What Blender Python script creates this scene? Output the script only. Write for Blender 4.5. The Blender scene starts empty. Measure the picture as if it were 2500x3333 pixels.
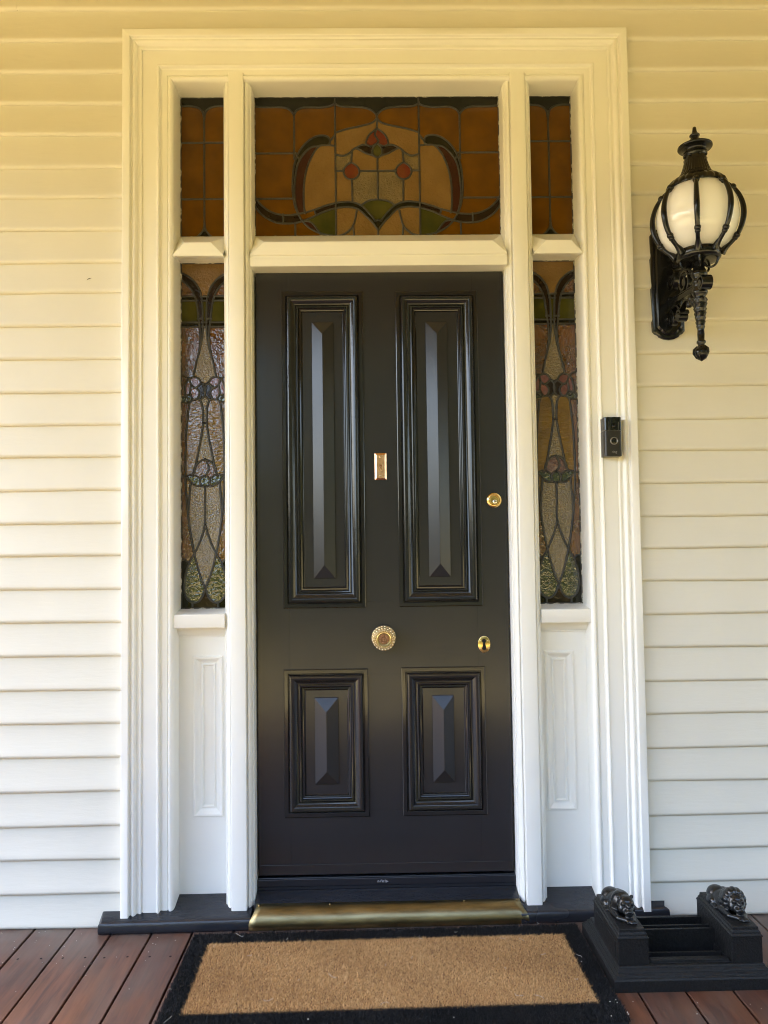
import bpy, bmesh, math, random
import numpy as np
from mathutils import Vector, Matrix
from mathutils.geometry import delaunay_2d_cdt
R = math.radians
random.seed(7)
S = bpy.context.scene
COL = S.collection

# ---------------------------------------------------------------- camera
cam = bpy.data.objects.new("camera", bpy.data.cameras.new("camera"))
COL.objects.link(cam)
right = Vector((0.99980484, -0.0147997, -0.01308595))
up = Vector((0.01239463, -0.04587648, 0.99887022))
fwd = Vector((0.01538331, 0.99883748, 0.04568409))
cam.matrix_world = Matrix(((right.x, up.x, -fwd.x, 0.0), (right.y, up.y, -fwd.y, -2.54),
                           (right.z, up.z, -fwd.z, 1.2011), (0, 0, 0, 1)))
cam.data.sensor_fit = 'VERTICAL'
cam.data.sensor_height = 36.0
cam.data.lens = 36.0 * 2505.8 / 3333.0
cam.data.clip_start = 0.05
cam.data.clip_end = 500
S.camera = cam

# ---------------------------------------------------------------- sky, sun, exposure
SUN_EL, SUN_ROT = R(48), R(-62)          # the sun stands behind the house, to the left
w = bpy.data.worlds.new("World"); S.world = w; w.use_nodes = True
nt = w.node_tree; bg = nt.nodes["Background"]
sky = nt.nodes.new("ShaderNodeTexSky"); sky.sky_type = 'NISHITA'; sky.sun_disc = False
sky.sun_elevation = SUN_EL; sky.sun_rotation = SUN_ROT
sky.air_density = 1.0; sky.dust_density = 4.2; sky.ozone_density = 1.0
nt.links.new(sky.outputs[0], bg.inputs[0]); bg.inputs[1].default_value = 0.15
sl = bpy.data.lights.new("sun", 'SUN'); sl.energy = 2.1; sl.angle = R(0.5); sl.color = (1, 0.94, 0.84)
so = bpy.data.objects.new("sun", sl); COL.objects.link(so)
sdir = Vector((math.sin(SUN_ROT) * math.cos(SUN_EL), math.cos(SUN_ROT) * math.cos(SUN_EL), math.sin(SUN_EL)))
so.rotation_euler = sdir.to_track_quat('Z', 'Y').to_euler()
so.location = sdir * 20
S.view_settings.view_transform = 'Standard'; S.view_settings.look = 'None'
S.view_settings.gamma = 1.0; S.view_settings.exposure = 3.50
S.cycles.max_bounces = 8; S.cycles.diffuse_bounces = 5; S.cycles.glossy_bounces = 4
S.cycles.use_denoising = True; S.cycles.filter_width = 1.05
S.cycles.caustics_reflective = False; S.cycles.caustics_refractive = False

# ---------------------------------------------------------------- materials
class NT:
    def __init__(s, name):
        s.m = bpy.data.materials.new(name); s.m.use_nodes = True
        s.t = s.m.node_tree; s.b = s.t.nodes["Principled BSDF"]
    def n(s, k, **kw):
        o = s.t.nodes.new("ShaderNode" + k)
        for a, v in kw.items(): setattr(o, a, v)
        return o
    def l(s, a, b): s.t.links.new(a, b)
    def coords(s, scale=(1, 1, 1), attr='Object'):
        tc = s.n("TexCoord"); mp = s.n("Mapping"); mp.inputs['Scale'].default_value = scale
        s.l(tc.outputs[attr], mp.inputs[0]); return mp.outputs[0]
    def noise(s, vec, scale, detail=3, rough=0.55, dist=0.0):
        o = s.n("TexNoise"); o.inputs['Scale'].default_value = scale; o.inputs['Detail'].default_value = detail
        o.inputs['Roughness'].default_value = rough; o.inputs['Distortion'].default_value = dist
        s.l(vec, o.inputs['Vector']); return o.outputs[0]
    def ramp(s, fac, stops):
        o = s.n("ValToRGB"); e = o.color_ramp.elements
        while len(e) > 1: e.remove(e[-1])
        for i, (p, c) in enumerate(stops):
            q = e[0] if i == 0 else e.new(p)
            q.position = p; q.color = (*c, 1) if len(c) == 3 else c
        s.l(fac, o.inputs[0]); return o.outputs[0]
    def mix(s, fac, a, b, mode='MIX'):
        o = s.n("Mix", data_type='RGBA', blend_type=mode)
        for k, v in ((0, fac), (6, a), (7, b)):
            if isinstance(v, (int, float)): o.inputs[k].default_value = v
            elif isinstance(v, tuple): o.inputs[k].default_value = (*v, 1)
            else: s.l(v, o.inputs[k])
        return o.outputs[2]
    def bump(s, h, strength, dist, prev=None):
        o = s.n("Bump"); o.inputs['Strength'].default_value = strength; o.inputs['Distance'].default_value = dist
        s.l(h, o.inputs['Height'])
        if prev is not None: s.l(prev, o.inputs['Normal'])
        s.l(o.outputs[0], s.b.inputs['Normal']); return o.outputs[0]
    def col(s, v):
        if isinstance(v, tuple): s.b.inputs['Base Color'].default_value = (*v, 1)
        else: s.l(v, s.b.inputs['Base Color'])
    def set(s, **kw):
        for k, v in kw.items():
            k = k.replace('_', ' ')
            if isinstance(v, (int, float)): s.b.inputs[k].default_value = v
            else: s.l(v, s.b.inputs[k])

def paint(name, c, rough, grain, amp=0.35, var=0.05):
    m = NT(name)
    v = m.coords(grain)
    n1 = m.noise(v, 60, 4); n2 = m.noise(m.coords(), 3.0, 3); n3 = m.noise(m.coords(), 260, 2)
    d = tuple(x * (1 - var) for x in c)
    m.col(m.mix(m.ramp(n2, [(0.35, (0, 0, 0)), (0.7, (1, 1, 1))]), c, d))
    m.set(Roughness=m.ramp(n2, [(0.3, (rough * .85,) * 3), (0.7, (rough * 1.15,) * 3)]))
    b = m.bump(n1, amp, 0.0016); m.bump(n3, amp * .5, 0.0006, b)
    return m.m
WHITE = (0.88, 0.872, 0.825)
M = {}
M['board'] = paint('weatherboard_paint', (0.75, 0.72, 0.63), 0.5, (0.25, 1, 1.6), 0.3)
M['trim'] = paint('trim_paint', WHITE, 0.36, (2.0, 1, 0.07), 0.16, .03)
M['trim_h'] = paint('trim_paint_across', WHITE, 0.36, (0.07, 1, 2.0), 0.16, .03)
M['door'] = paint('black_door_paint', (0.0225, 0.0230, 0.0262), 0.22, (1.4, 1, 0.16), 0.11, 0.12)
M['door_h'] = paint('black_door_paint_across', (0.0225, 0.0230, 0.0262), 0.22, (0.16, 1, 1.4), 0.11, 0.12)
M['mould'] = paint('black_gloss_moulding', (0.016, 0.0162, 0.0175), 0.10, (1.2, 1, 0.2), 0.34, 0.15)
M['sill'] = paint('charcoal_sill_paint', (0.022, 0.024, 0.030), 0.24, (0.4, 1, 1), 0.7, 0.3)
M['seal'] = paint('black_anodised_strip', (0.014, 0.016, 0.022), 0.32, (0.2, 1, 1), 0.1, 0.1)

def simple(name, c, rough, metal=0.0, ns=0, amp=0.3, dist=0.001, var=None, spec=0.5):
    m = NT(name); m.b.inputs['Specular IOR Level'].default_value = spec; m.set(Roughness=rough, Metallic=metal)
    if ns:
        v = m.coords(); n = m.noise(v, ns, 4)
        m.bump(n, amp, dist)
        if var: m.col(m.mix(m.ramp(n, [(.35, (0, 0, 0)), (.68, (1, 1, 1))]), c, var))
        else: m.col(c)
    else: m.col(c)
    return m.m
M['iron'] = simple('black_cast_metal', (0.007, 0.007, 0.0065), 0.2, 0.0, 90, 0.25, 0.001, spec=.4)
M['iron_rough'] = simple('painted_cast_iron', (0.006, 0.0062, 0.0065), 0.46, 0.0, 170, 1.0, 0.0022, (0.012, 0.0122, 0.0125), spec=.3)
M['iron_lion'] = simple('glossy_cast_iron', (0.010, 0.011, 0.012), 0.25, 0.0, 120, 0.3, 0.001)
m = NT('opal_glass'); m.col((0.95, 0.95, 0.94)); m.set(Roughness=0.05, Subsurface_Weight=1.0, Subsurface_Scale=0.08)
m.b.inputs['Subsurface Radius'].default_value = (1, 1, 1); M['opal'] = m.m
M['lead'] = simple('lead_came', (0.022, 0.021, 0.018), 0.45, 0.0, 120, 0.5, 0.001, (0.042, 0.04, 0.035))
M['putty'] = simple('old_putty', (0.62, 0.6, 0.52), 0.7, 0, 200, .8, .002, (0.16, .14, .11))
M['dark'] = simple('void_shade', (0.004, 0.004, 0.004), 0.9)  # near-black colour standing in for the shade in gaps and openings
M['hole'] = simple('hole_shade', (0.006, 0.004, 0.003), 0.9)  # near-black colour standing in for shade inside the deck's fixing holes
M['copper'] = simple('copper_plate', (0.92, 0.58, 0.38), 0.26, 1.0, 70, 0.15, 0.001, (0.80, 0.45, 0.24))
M['brass'] = simple('polished_brass', (0.86, 0.64, 0.27), 0.20, 1.0, 80, 0.12, 0.0008, (0.68, 0.45, 0.15))
M['antique'] = simple('antique_brass', (0.92, 0.78, 0.50), 0.18, 1.0, 120, 0.2, 0.0008, (0.66, 0.50, 0.27))
M['antique_dark'] = simple('copper_toned_relief', (0.42, 0.22, 0.11), 0.28, 1.0, 150, 0.3, 0.0008, (0.2, 0.10, 0.05))
M['patina'] = simple('dark_patina', (0.34, 0.24, 0.11), 0.32, 1.0, 120, .3, .001)
M['steel'] = simple('nickel_plug', (0.75, 0.73, 0.70), 0.25, 1.0)
M['bell_black'] = simple('gloss_black_plastic', (0.006, 0.006, 0.006), 0.08)
M['bell_body'] = simple('bronze_satin_plastic', (0.030, 0.027, 0.024), 0.34, 0.3, 300, .1, .0003)
M['bell_ring'] = simple('brushed_ring', (0.30, 0.28, 0.26), 0.3, 0.9)
M['bell_text'] = simple('grey_lettering', (0.22, 0.21, 0.19), 0.5)
M['sticker'] = simple('black_sticker', (0.008, 0.009, 0.013), 0.3)
M['silver'] = simple('worn_silver_print', (0.42, 0.43, 0.48), 0.45, 0, 300, .5, .0005, (.2, .2, .24))
M['lint'] = simple('pale_lint', (0.62, 0.60, 0.55), 0.9)
M['seed'] = simple('dark_sliver', (0.035, 0.028, 0.015), 0.7)

def glass(name, c, ns, amp, c2=None, rough=0.04, stretch=(1, 1, 1), spec=0.9):
    m = NT(name); v = m.coords(stretch)
    n = m.noise(v, ns, 2, 0.5, 0.6); big = m.noise(m.coords(), 14, 2)
    m.col(m.mix(m.ramp(big, [(.3, (0, 0, 0)), (.7, (1, 1, 1))]), c, c2 or tuple(x * .7 for x in c)))
    m.set(Roughness=rough); m.b.inputs['Specular IOR Level'].default_value = spec; m.b.inputs['IOR'].default_value = 1.62
    b = m.bump(big, 0.25, 0.004); m.bump(n, amp, 0.003, b)
    return m.m
M['g_amber'] = glass('amber_glass', (0.118, 0.048, 0.001), 22, 0.14, (0.080, 0.031, 0.0006), spec=.22)
M['g_amber_rib'] = glass('rippled_amber_glass', (0.105, 0.036, 0.002), 110, 0.85, (0.058, 0.018, 0.0015), stretch=(1, 1, .6))
M['g_gold'] = glass('golden_rippled_glass', (0.17, 0.088, 0.002), 100, 0.6, (0.10, 0.048, 0.0015), stretch=(.5, 1, 1.2), spec=.7)
M['g_beige'] = glass('hammered_clear_glass', (0.135, 0.092, 0.036), 150, 1.0, (0.085, 0.060, 0.022))
M['g_tan'] = glass('pale_rippled_glass', (0.180, 0.104, 0.032), 120, 0.6, (0.140, 0.078, 0.022), spec=.35)
M['g_brown'] = glass('dark_brown_glass', (0.018, 0.010, 0.005), 90, 0.4, spec=.22)
M['g_maroon'] = glass('maroon_glass', (0.042, 0.012, 0.007), 90, 0.5, spec=.22)
M['g_black'] = glass('smoky_olive_glass', (0.010, 0.010, 0.004), 40, 0.2, spec=.22)
M['g_green'] = glass('olive_green_glass', (0.062, 0.058, 0.010), 30, 0.3, (0.030, 0.034, 0.006), spec=.22)
M['g_dgreen'] = glass('bottle_green_glass', (0.026, 0.034, 0.008), 90, 0.8, (0.012, 0.017, 0.004))
M['g_red'] = glass('ruby_glass', (0.105, 0.007, 0.004), 50, 0.3, (0.12, 0.032, 0.010), spec=.25)
M['g_red2'] = glass('orange_red_glass', (0.15, 0.050, 0.010), 50, 0.3, (0.10, 0.009, 0.005), spec=.25)
M['g_pink'] = glass('rose_glass', (0.15, 0.040, 0.036), 90, 0.5, (0.09, 0.014, 0.013))
M['g_purple'] = glass('mauve_glass', (0.12, 0.055, 0.055), 110, 0.7, (0.08, 0.03, 0.03))

# brass step: tarnished, streaked along its length
m = NT('tarnished_brass_sheet'); n = m.noise(m.coords((0.6, 4, 4)), 14, 5); f = m.noise(m.coords((3, 3, 3)), 30, 4)
m.col(m.mix(m.ramp(n, [(.35, (0, 0, 0)), (.65, (1, 1, 1))]), (0.34, 0.28, 0.145), (0.19, 0.155, 0.08)))
m.set(Metallic=1.0, Roughness=m.ramp(f, [(.3, (.30,) * 3), (.7, (.46,) * 3)])); m.bump(n, .12, .001); M['brass_step'] = m.m

# deck: oiled hardwood, one tone per board, dusty grey near the wall
m = NT('oiled_hardwood_deck')
tc = m.n("TexCoord"); sp = m.n("SeparateXYZ"); m.l(tc.outputs['Object'], sp.inputs[0])
fl = m.n("Math", operation='SNAP'); ad = m.n("Math", operation='ADD'); ad.inputs[1].default_value = 20 * 0.1278 + 0.7078
m.l(sp.outputs[0], ad.inputs[0]); m.l(ad.outputs[0], fl.inputs[0]); fl.inputs[1].default_value = 0.1278
wn = m.n("TexWhiteNoise", noise_dimensions='1D'); m.l(fl.outputs[0], wn.inputs['W'])
cb = m.n("CombineXYZ"); m.l(sp.outputs[0], cb.inputs[0]); m.l(wn.outputs[0], cb.inputs[2]); 
mu = m.n("Math", operation='MULTIPLY'); mu.inputs[1].default_value = 0.09; m.l(sp.outputs[1], mu.inputs[0]); m.l(mu.outputs[0], cb.inputs[1])
gr = m.noise(cb.outputs[0], 55, 5, 0.6, 0.4); patch = m.noise(m.coords((1, .45, 1)), 6, 4)
base = m.mix(wn.outputs[0], (0.110, 0.042, 0.025), (0.16, 0.064, 0.036))
base = m.mix(m.ramp(gr, [(.35, (0, 0, 0)), (.7, (1, 1, 1))]), base, (0.048, 0.020, 0.014))
base = m.mix(m.ramp(patch, [(.5, (0, 0, 0)), (.75, (.7, .7, .7))]), base, (0.20, 0.082, 0.036))
dust = m.n("MapRange"); dust.inputs[1].default_value = -0.22; dust.inputs[2].default_value = -0.02
m.l(sp.outputs[1], dust.inputs[0])
dm = m.n("Math", operation='MULTIPLY'); m.l(dust.outputs[0], dm.inputs[0]); m.l(m.ramp(m.noise(m.coords(), 9, 4), [(.3, (.1,) * 3), (.65, (.9,) * 3)]), dm.inputs[1])
base = m.mix(m.ramp(m.noise(m.coords((1, .3, 1)), 13, 5), [(.42, (0, 0, 0)), (.7, (.55, .55, .55))]), base, (0.10, 0.075, 0.062))
base = m.mix(dm.outputs[0], base, (0.13, 0.11, 0.095))
m.col(base); m.set(Roughness=m.ramp(patch, [(.3, (.30,) * 3), (.7, (.48,) * 3)])); m.bump(gr, .35, .0015)
M['deck'] = m.m

def fibre(name, stops):
    m = NT(name); a = m.n("Attribute", attribute_name='tint')
    m.col(m.ramp(a.outputs['Fac'], stops)); m.set(Roughness=0.75)
    m.b.inputs['Specular IOR Level'].default_value = 0.25
    return m.m
M['coir'] = fibre('tan_coir', [(0, (0.30, 0.16, 0.065)), (.5, (0.60, 0.345, 0.135)), (1, (0.80, 0.54, 0.26))])
M['coir_black'] = fibre('black_coir', [(0, (0.004, 0.004, 0.004)), (.8, (0.014, 0.014, 0.015)), (1, (0.05, 0.05, 0.05))])
M['coir_base'] = simple('mat_backing', (0.14, 0.075, 0.032), 0.9)
M['mat_edge'] = simple('mat_backing_black', (0.006, 0.006, 0.006), 0.9)

m = NT('sandy_ground'); n = m.noise(m.coords(), 2, 5)
m.col(m.mix(m.ramp(n, [(.4, (0, 0, 0)), (.6, (1, 1, 1))]), (0.35, 0.285, 0.125), (0.28, 0.226, 0.095))); m.set(Roughness=.95); M['ground'] = m.m
M['leaf'] = simple('garden_leaves', (0.05, 0.066, 0.015), 0.5, 0, 3, .2, .01, (0.095, 0.10, 0.027))
M['leaf_bright'] = simple('yellow_green_leaves', (0.20, 0.20, 0.03), 0.5, 0, 3, .2, .01, (0.30, 0.28, 0.05))  # brighter leaf colour, chosen for the yellow-green reflection in the sidelight
M['ceiling'] = simple('varnished_lining', (0.50, 0.39, 0.165), 0.5, 0, 8, .1, .001)

# ---------------------------------------------------------------- mesh helpers
class MB:
    def __init__(s): s.v = []; s.f = []; s.mi = []
    def add(s, vs, fs, mi=0):
        o = len(s.v); s.v += [tuple(p) for p in vs]
        s.f += [tuple(i + o for i in f) for f in fs]; s.mi += [mi] * len(fs); return s
    def box(s, x0, x1, y0, y1, z0, z1, mi=0):
        v = [(x, y, z) for x in (x0, x1) for y in (y0, y1) for z in (z0, z1)]
        return s.add(v, [(0, 1, 3, 2), (4, 6, 7, 5), (0, 4, 5, 1), (2, 3, 7, 6), (0, 2, 6, 4), (1, 5, 7, 3)], mi)
    def prism(s, prof, a, b, axis, mi=0):
        # prof: closed outline of 2-tuples; axis 'x': (y,z) 'y': (x,z) 'z': (x,y)
        f = {'x': lambda p, t: (t, p[0], p[1]), 'y': lambda p, t: (p[0], t, p[1]), 'z': lambda p, t: (p[0], p[1], t)}[axis]
        n = len(prof)
        vs = [f(p, a) for p in prof] + [f(p, b) for p in prof]
        fs = [(i, (i + 1) % n, n + (i + 1) % n, n + i) for i in range(n)] + [tuple(range(n))[::-1], tuple(range(n, 2 * n))]
        return s.add(vs, fs, mi)
    def loops(s, rings, cap0=True, cap1=True, mi=0):
        n = len(rings[0]); vs = [p for r in rings for p in r]; fs = []
        for k in range(len(rings) - 1):
            for i in range(n):
                j = (i + 1) % n; fs.append((k * n + i, k * n + j, (k + 1) * n + j, (k + 1) * n + i))
        if cap0: fs.append(tuple(range(n))[::-1])
        if cap1: fs.append(tuple(range((len(rings) - 1) * n, len(rings) * n)))
        return s.add(vs, fs, mi)
    def rects(s, lst, mi=0):   # (x0,x1,y0,y1,z) rings, from the bottom up
        return s.loops([[(a, c, z), (b, c, z), (b, d, z), (a, d, z)] for a, b, c, d, z in lst], True, True, mi)
    def frame(s, x0, x1, z0, z1, prof, mi=0, cap=False):   # prof (inset, y): mitred rectangle in the wall plane
        rings = [[(x0 + i, y, z0 + i), (x1 - i, y, z0 + i), (x1 - i, y, z1 - i), (x0 + i, y, z1 - i)] for i, y in prof]
        return s.loops(rings, False, cap, mi)
    def lathe(s, prof, c=(0, 0, 0), n=32, axis='z', mod=None, mi=0, cap=True):
        rings = []
        for k, (r, h) in enumerate(prof):
            ring = []
            for i in range(n):
                a = 2 * math.pi * i / n; rr = max(r, 1e-5)
                if mod: rr *= mod(a, h)
                p = (rr * math.cos(a), rr * math.sin(a))
                ring.append((c[0] + p[0], c[1] + p[1], c[2] + h) if axis == 'z' else (c[0] + p[0], c[1] - h, c[2] + p[1]))
            rings.append(ring)
        return s.loops(rings, cap, cap, mi)
    def tube(s, pts, rad, n=8, mi=0, flat=None):
        pts = [Vector(p) for p in pts]; rings = []; ref = None
        for i, p in enumerate(pts):
            t = (pts[min(i + 1, len(pts) - 1)] - pts[max(i - 1, 0)]).normalized()
            if ref is None:
                ref = t.orthogonal().normalized() if flat is None else Vector(flat)
            side = (ref - t * ref.dot(t)).normalized(); ref = side if flat is None else Vector(flat)
            oth = t.cross(side); r = rad[i] if isinstance(rad, (list, tuple)) else rad
            rings.append([p + side * r * math.cos(2 * math.pi * k / n) + oth * r * math.sin(2 * math.pi * k / n) for k in range(n)])
        return s.loops(rings, True, True, mi)
    def strip(s, pts, nrm, wid, th, mi=0):   # rectangular bar along pts; nrm = width direction
        pts = [Vector(p) for p in pts]; nrm = Vector(nrm); rings = []
        for i, p in enumerate(pts):
            t = (pts[min(i + 1, len(pts) - 1)] - pts[max(i - 1, 0)]).normalized(); o = t.cross(nrm).normalized()
            rings.append([p + nrm * wid / 2 + o * th / 2, p + nrm * wid / 2 - o * th / 2, p - nrm * wid / 2 - o * th / 2, p - nrm * wid / 2 + o * th / 2])
        return s.loops(rings, True, True, mi)
    def ball(s, c, r, rot=None, u=14, v=9, mi=0):
        rx, ry, rz = (r, r, r) if isinstance(r, (int, float)) else r
        rings = []
        for k in range(1, v):
            ph = math.pi * k / v
            ring = []
            for i in range(u):
                a = 2 * math.pi * i / u
                q = Vector((rx * math.sin(ph) * math.cos(a), ry * math.sin(ph) * math.sin(a), -rz * math.cos(ph)))
                if rot: q = rot @ q
                ring.append(q + Vector(c))
            rings.append(ring)
        return s.loops(rings, True, True, mi)
    def build(s, name, mats, parent=None, smooth=None, bevel=0.0, kind=None, loc=None, fix=True):
        me = bpy.data.meshes.new(name); me.from_pydata(s.v, [], s.f)
        for k in (mats if isinstance(mats, (list, tuple)) else [mats]): me.materials.append(M[k] if isinstance(k, str) else k)
        if any(s.mi): me.polygons.foreach_set('material_index', s.mi)
        if fix:
            bm = bmesh.new(); bm.from_mesh(me); bmesh.ops.recalc_face_normals(bm, faces=bm.faces); bm.to_mesh(me); bm.free()
        if smooth:
            me.shade_smooth(); me.set_sharp_from_angle(angle=R(smooth))
        me.update()
        o = bpy.data.objects.new(name, me); COL.objects.link(o)
        if parent: o.parent = parent
        if loc: o.location = loc
        if bevel:
            b = o.modifiers.new('bevel', 'BEVEL'); b.width = bevel; b.segments = 2; b.limit_method = 'ANGLE'; b.angle_limit = R(32)
            b.harden_normals = False
        if kind: o['kind'] = kind
        return o
def thing(name, label, cat, loc=(0, 0, 0), rz=0, group=None):
    o = bpy.data.objects.new(name, None); COL.objects.link(o); o.location = loc; o.rotation_euler.z = rz
    o.empty_display_size = .1; return tag(o, label, cat, group)
def tag(o, label, cat=None, group=None):
    o['label'] = label
    if cat: o['category'] = cat
    if group: o['group'] = group
    return o
def bez(pts, per=6, closed=False):   # Catmull-Rom through the points
    P = [np.array(p, float) for p in pts]; n = len(P); out = []
    for i in range(n - 1):
        p0, p1, p2, p3 = P[max(i - 1, 0)], P[i], P[i + 1], P[min(i + 2, n - 1)]
        for k in range(per):
            t = k / per
            out.append(0.5 * ((2 * p1) + (-p0 + p2) * t + (2 * p0 - 5 * p1 + 4 * p2 - p3) * t ** 2 + (-p0 + 3 * p1 - 3 * p2 + p3) * t ** 3))
    out.append(P[-1]); return [tuple(p) for p in out]

# ---------------------------------------------------------------- setting: deck, ceiling, ground, garden
XC = 0.0325
PITCH, GAP0 = 0.1278, -0.7078
mb = MB()
for k in range(-20, 42):
    x0 = GAP0 + k * PITCH + 0.0032; x1 = GAP0 + (k + 1) * PITCH - 0.0032
    dz = random.uniform(-.0008, .0008)
    mb.box(x0, x1, -3.05, 0.01 + random.uniform(-.004, .004), -0.022, dz)
deck = mb.build('deck', 'deck', bevel=0.002, kind='structure')
mb = MB()
for k in range(-8, 22):
    for jy, jx in ((-0.195, 0), (-0.645, .004)):
        for sx in (-.033, .033):
            cx = GAP0 + (k + .5) * PITCH + sx + random.uniform(-.003, .003); cy = jy + random.uniform(-.003, .003)
            mb.lathe([(.0037, .0009), (.0026, .0011)], (cx, cy, 0), 10)
mb.build('nail_hole_shade', 'hole', deck)  # raised dark discs, coloured as the shade inside the holes
mb = MB().box(-4, 6, -3.05, .1, -.13, -.11)
mb.build('under_deck_shade', 'dark', kind='structure')  # black sheet put in for the shade seen through the board gaps
MB().box(-2.7, 6, -2.6, .12, 3.34, 3.40).box(-2.7, 6, -2.7, -2.6, 2.62, 3.40).box(-2.8, -2.7, -2.7, .12, 2.78, 3.40).build('ceiling', 'ceiling', kind='structure')  # unseen veranda ceiling; its drop beams are shaped to cut sky light
mb = MB(); mb.add([(-120, 60, -.5), (120, 60, -.5), (120, -120, -.5), (-120, -120, -.5)], [(0, 1, 2, 3)])
mb.build('ground', 'ground', kind='structure')

def leaves(n, blobs, size, seed, name='sky_block_trees', mat='leaf'):
    rs = np.random.RandomState(seed); vs = []; per = n // len(blobs)
    for c, r in blobs:
        d = rs.normal(size=(per, 3)); d /= np.linalg.norm(d, axis=1)[:, None]
        p = np.array(c) + d * np.array(r) * rs.uniform(.55, 1.05, (per, 1))
        a = rs.normal(size=(per, 3)); a /= np.linalg.norm(a, axis=1)[:, None]; b = np.cross(a, rs.normal(size=(per, 3))); b /= np.linalg.norm(b, axis=1)[:, None]
        sz = size * rs.uniform(.6, 1.3, (per, 1))
        vs.append(np.stack([p - a * sz, p + b * sz * .45, p + a * sz, p - b * sz * .45], 1).reshape(-1, 3))
    vs = np.concatenate(vs); nf = len(vs) // 4
    me = bpy.data.meshes.new(name); me.vertices.add(len(vs)); me.vertices.foreach_set('co', vs.ravel())
    me.loops.add(nf * 4); me.loops.foreach_set('vertex_index', np.arange(nf * 4)); me.polygons.add(nf)
    me.polygons.foreach_set('loop_start', np.arange(nf) * 4); me.update(); me.materials.append(M[mat])
    o = bpy.data.objects.new(name, me); COL.objects.link(o); o['kind'] = 'stuff'; return o
rs = random.Random(3); blobs = []
for i in range(46):
    x = -15 + 25 * i / 45 + rs.uniform(-.4, .4); h = rs.uniform(1.7, 2.7) + (2.8 if x > -1.6 else 0)
    for z in (.4, h * .5, h - .9): blobs.append(((x, (-8.6 if x > -1.6 else -11.5) - rs.uniform(0, 1.5), z), (1.3, 1.1, 1.2)))
for i in range(16):
    y = -10 + 13 * i / 15; h = rs.uniform(1.4, 2.2)
    for z in (.4, h - .9): blobs.append(((-13.5 - rs.uniform(0, 1), y, z), (1.1, 1.3, 1.1)))
for i in range(20):
    blobs.append(((6.8 + rs.uniform(0, 1), rs.uniform(-9, 0), rs.uniform(.2, 4.5)), (.9, 1.2, 1.3)))
trees = leaves(60000, blobs, .17, 5)  # out of view; raised in front and at the right to block sky light
tag(trees, 'unseen dark green garden trees opposite the house, shaped to block sky light', 'trees')

rs = random.Random(8)
shrubs = leaves(14000, [((-5.4 + 4.6 * i / 17, -9.6 - rs.uniform(0, .8), z), (.7, .6, .7)) for i in range(18) for z in (.2, 1.2, 2.2)], .11, 9, 'reflection_shrubs', 'leaf_bright')  # out of view; added to reflect yellow-green in the left sidelight
tag(shrubs, 'unseen yellow green shrubs added for their reflection in the left sidelight', 'shrubs')

# ---------------------------------------------------------------- weatherboard wall
LZ = [-.001, .106, .212, .318, .4275, .535, .6436, .75, .860, .968, 1.0765, 1.184, 1.2895, 1.398, 1.508, 1.6128, 1.7224, 1.8324, 1.9419,
      2.054, 2.1549, 2.2646, 2.3758, 2.4775, 2.587, 2.6951, 2.8037, 2.9118, 3.0212, 3.129, 3.237, 3.345, 3.45]
def board(mb, x0, x1, z0, z1, rs):
    n = max(2, int((x1 - x0) / .05)); rings = []
    ph = rs.uniform(0, 6); am = rs.uniform(.0004, .0018)
    for i in range(n + 1):
        x = x0 + (x1 - x0) * i / n
        j = am * math.sin(x * 5 + ph) + rs.uniform(-.0004, .0004); yj = .0008 * math.sin(x * 3.1 + ph * 2)
        z0j = z0 + j
        rings.append([(x, -.0042 + yj * .5, z1 + .004), (x, -.0145 + yj, z0 + .022), (x, -.0178 + yj, z0j + .0120), (x, -.0174 + yj, z0j + .0070),
                      (x, -.0135 + yj, z0j + .0022), (x, -.0105 + yj, z0j + .0004), (x, -.004, z0j + .0010), (x, .02, z0j + .0010), (x, .02, z1 + .004)])
    mb.loops(rings)
mb = MB(); rs = random.Random(11)
for k in range(len(LZ) - 1):
    z0, z1 = LZ[k], LZ[k + 1]
    if z1 < 2.93:
        board(mb, -3.4, -.775, z0, z1, rs); board(mb, .84, 6.0, z0, z1, rs)
    elif k == len(LZ) - 5:
        board(mb, -3.4, -1.1737, z0, z1, rs); board(mb, -1.1727, 6.0, z0, z1, rs)
    else: board(mb, -3.4, 6.0, z0, z1, rs)
mb.box(-6.5, 9, .14, .30, -.5, 4.2); mb.box(-3.4, -.775, .021, .139, -.12, 3.45); mb.box(.84, 6, .021, .139, -.12, 3.45); mb.box(-.774, .839, .021, .139, 2.86, 3.45)
wall = mb.build('weatherboard_wall', 'board', smooth=50)
tag(wall, 'cream painted weatherboard house wall of lapped horizontal boards around the doorway', 'wall')

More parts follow.
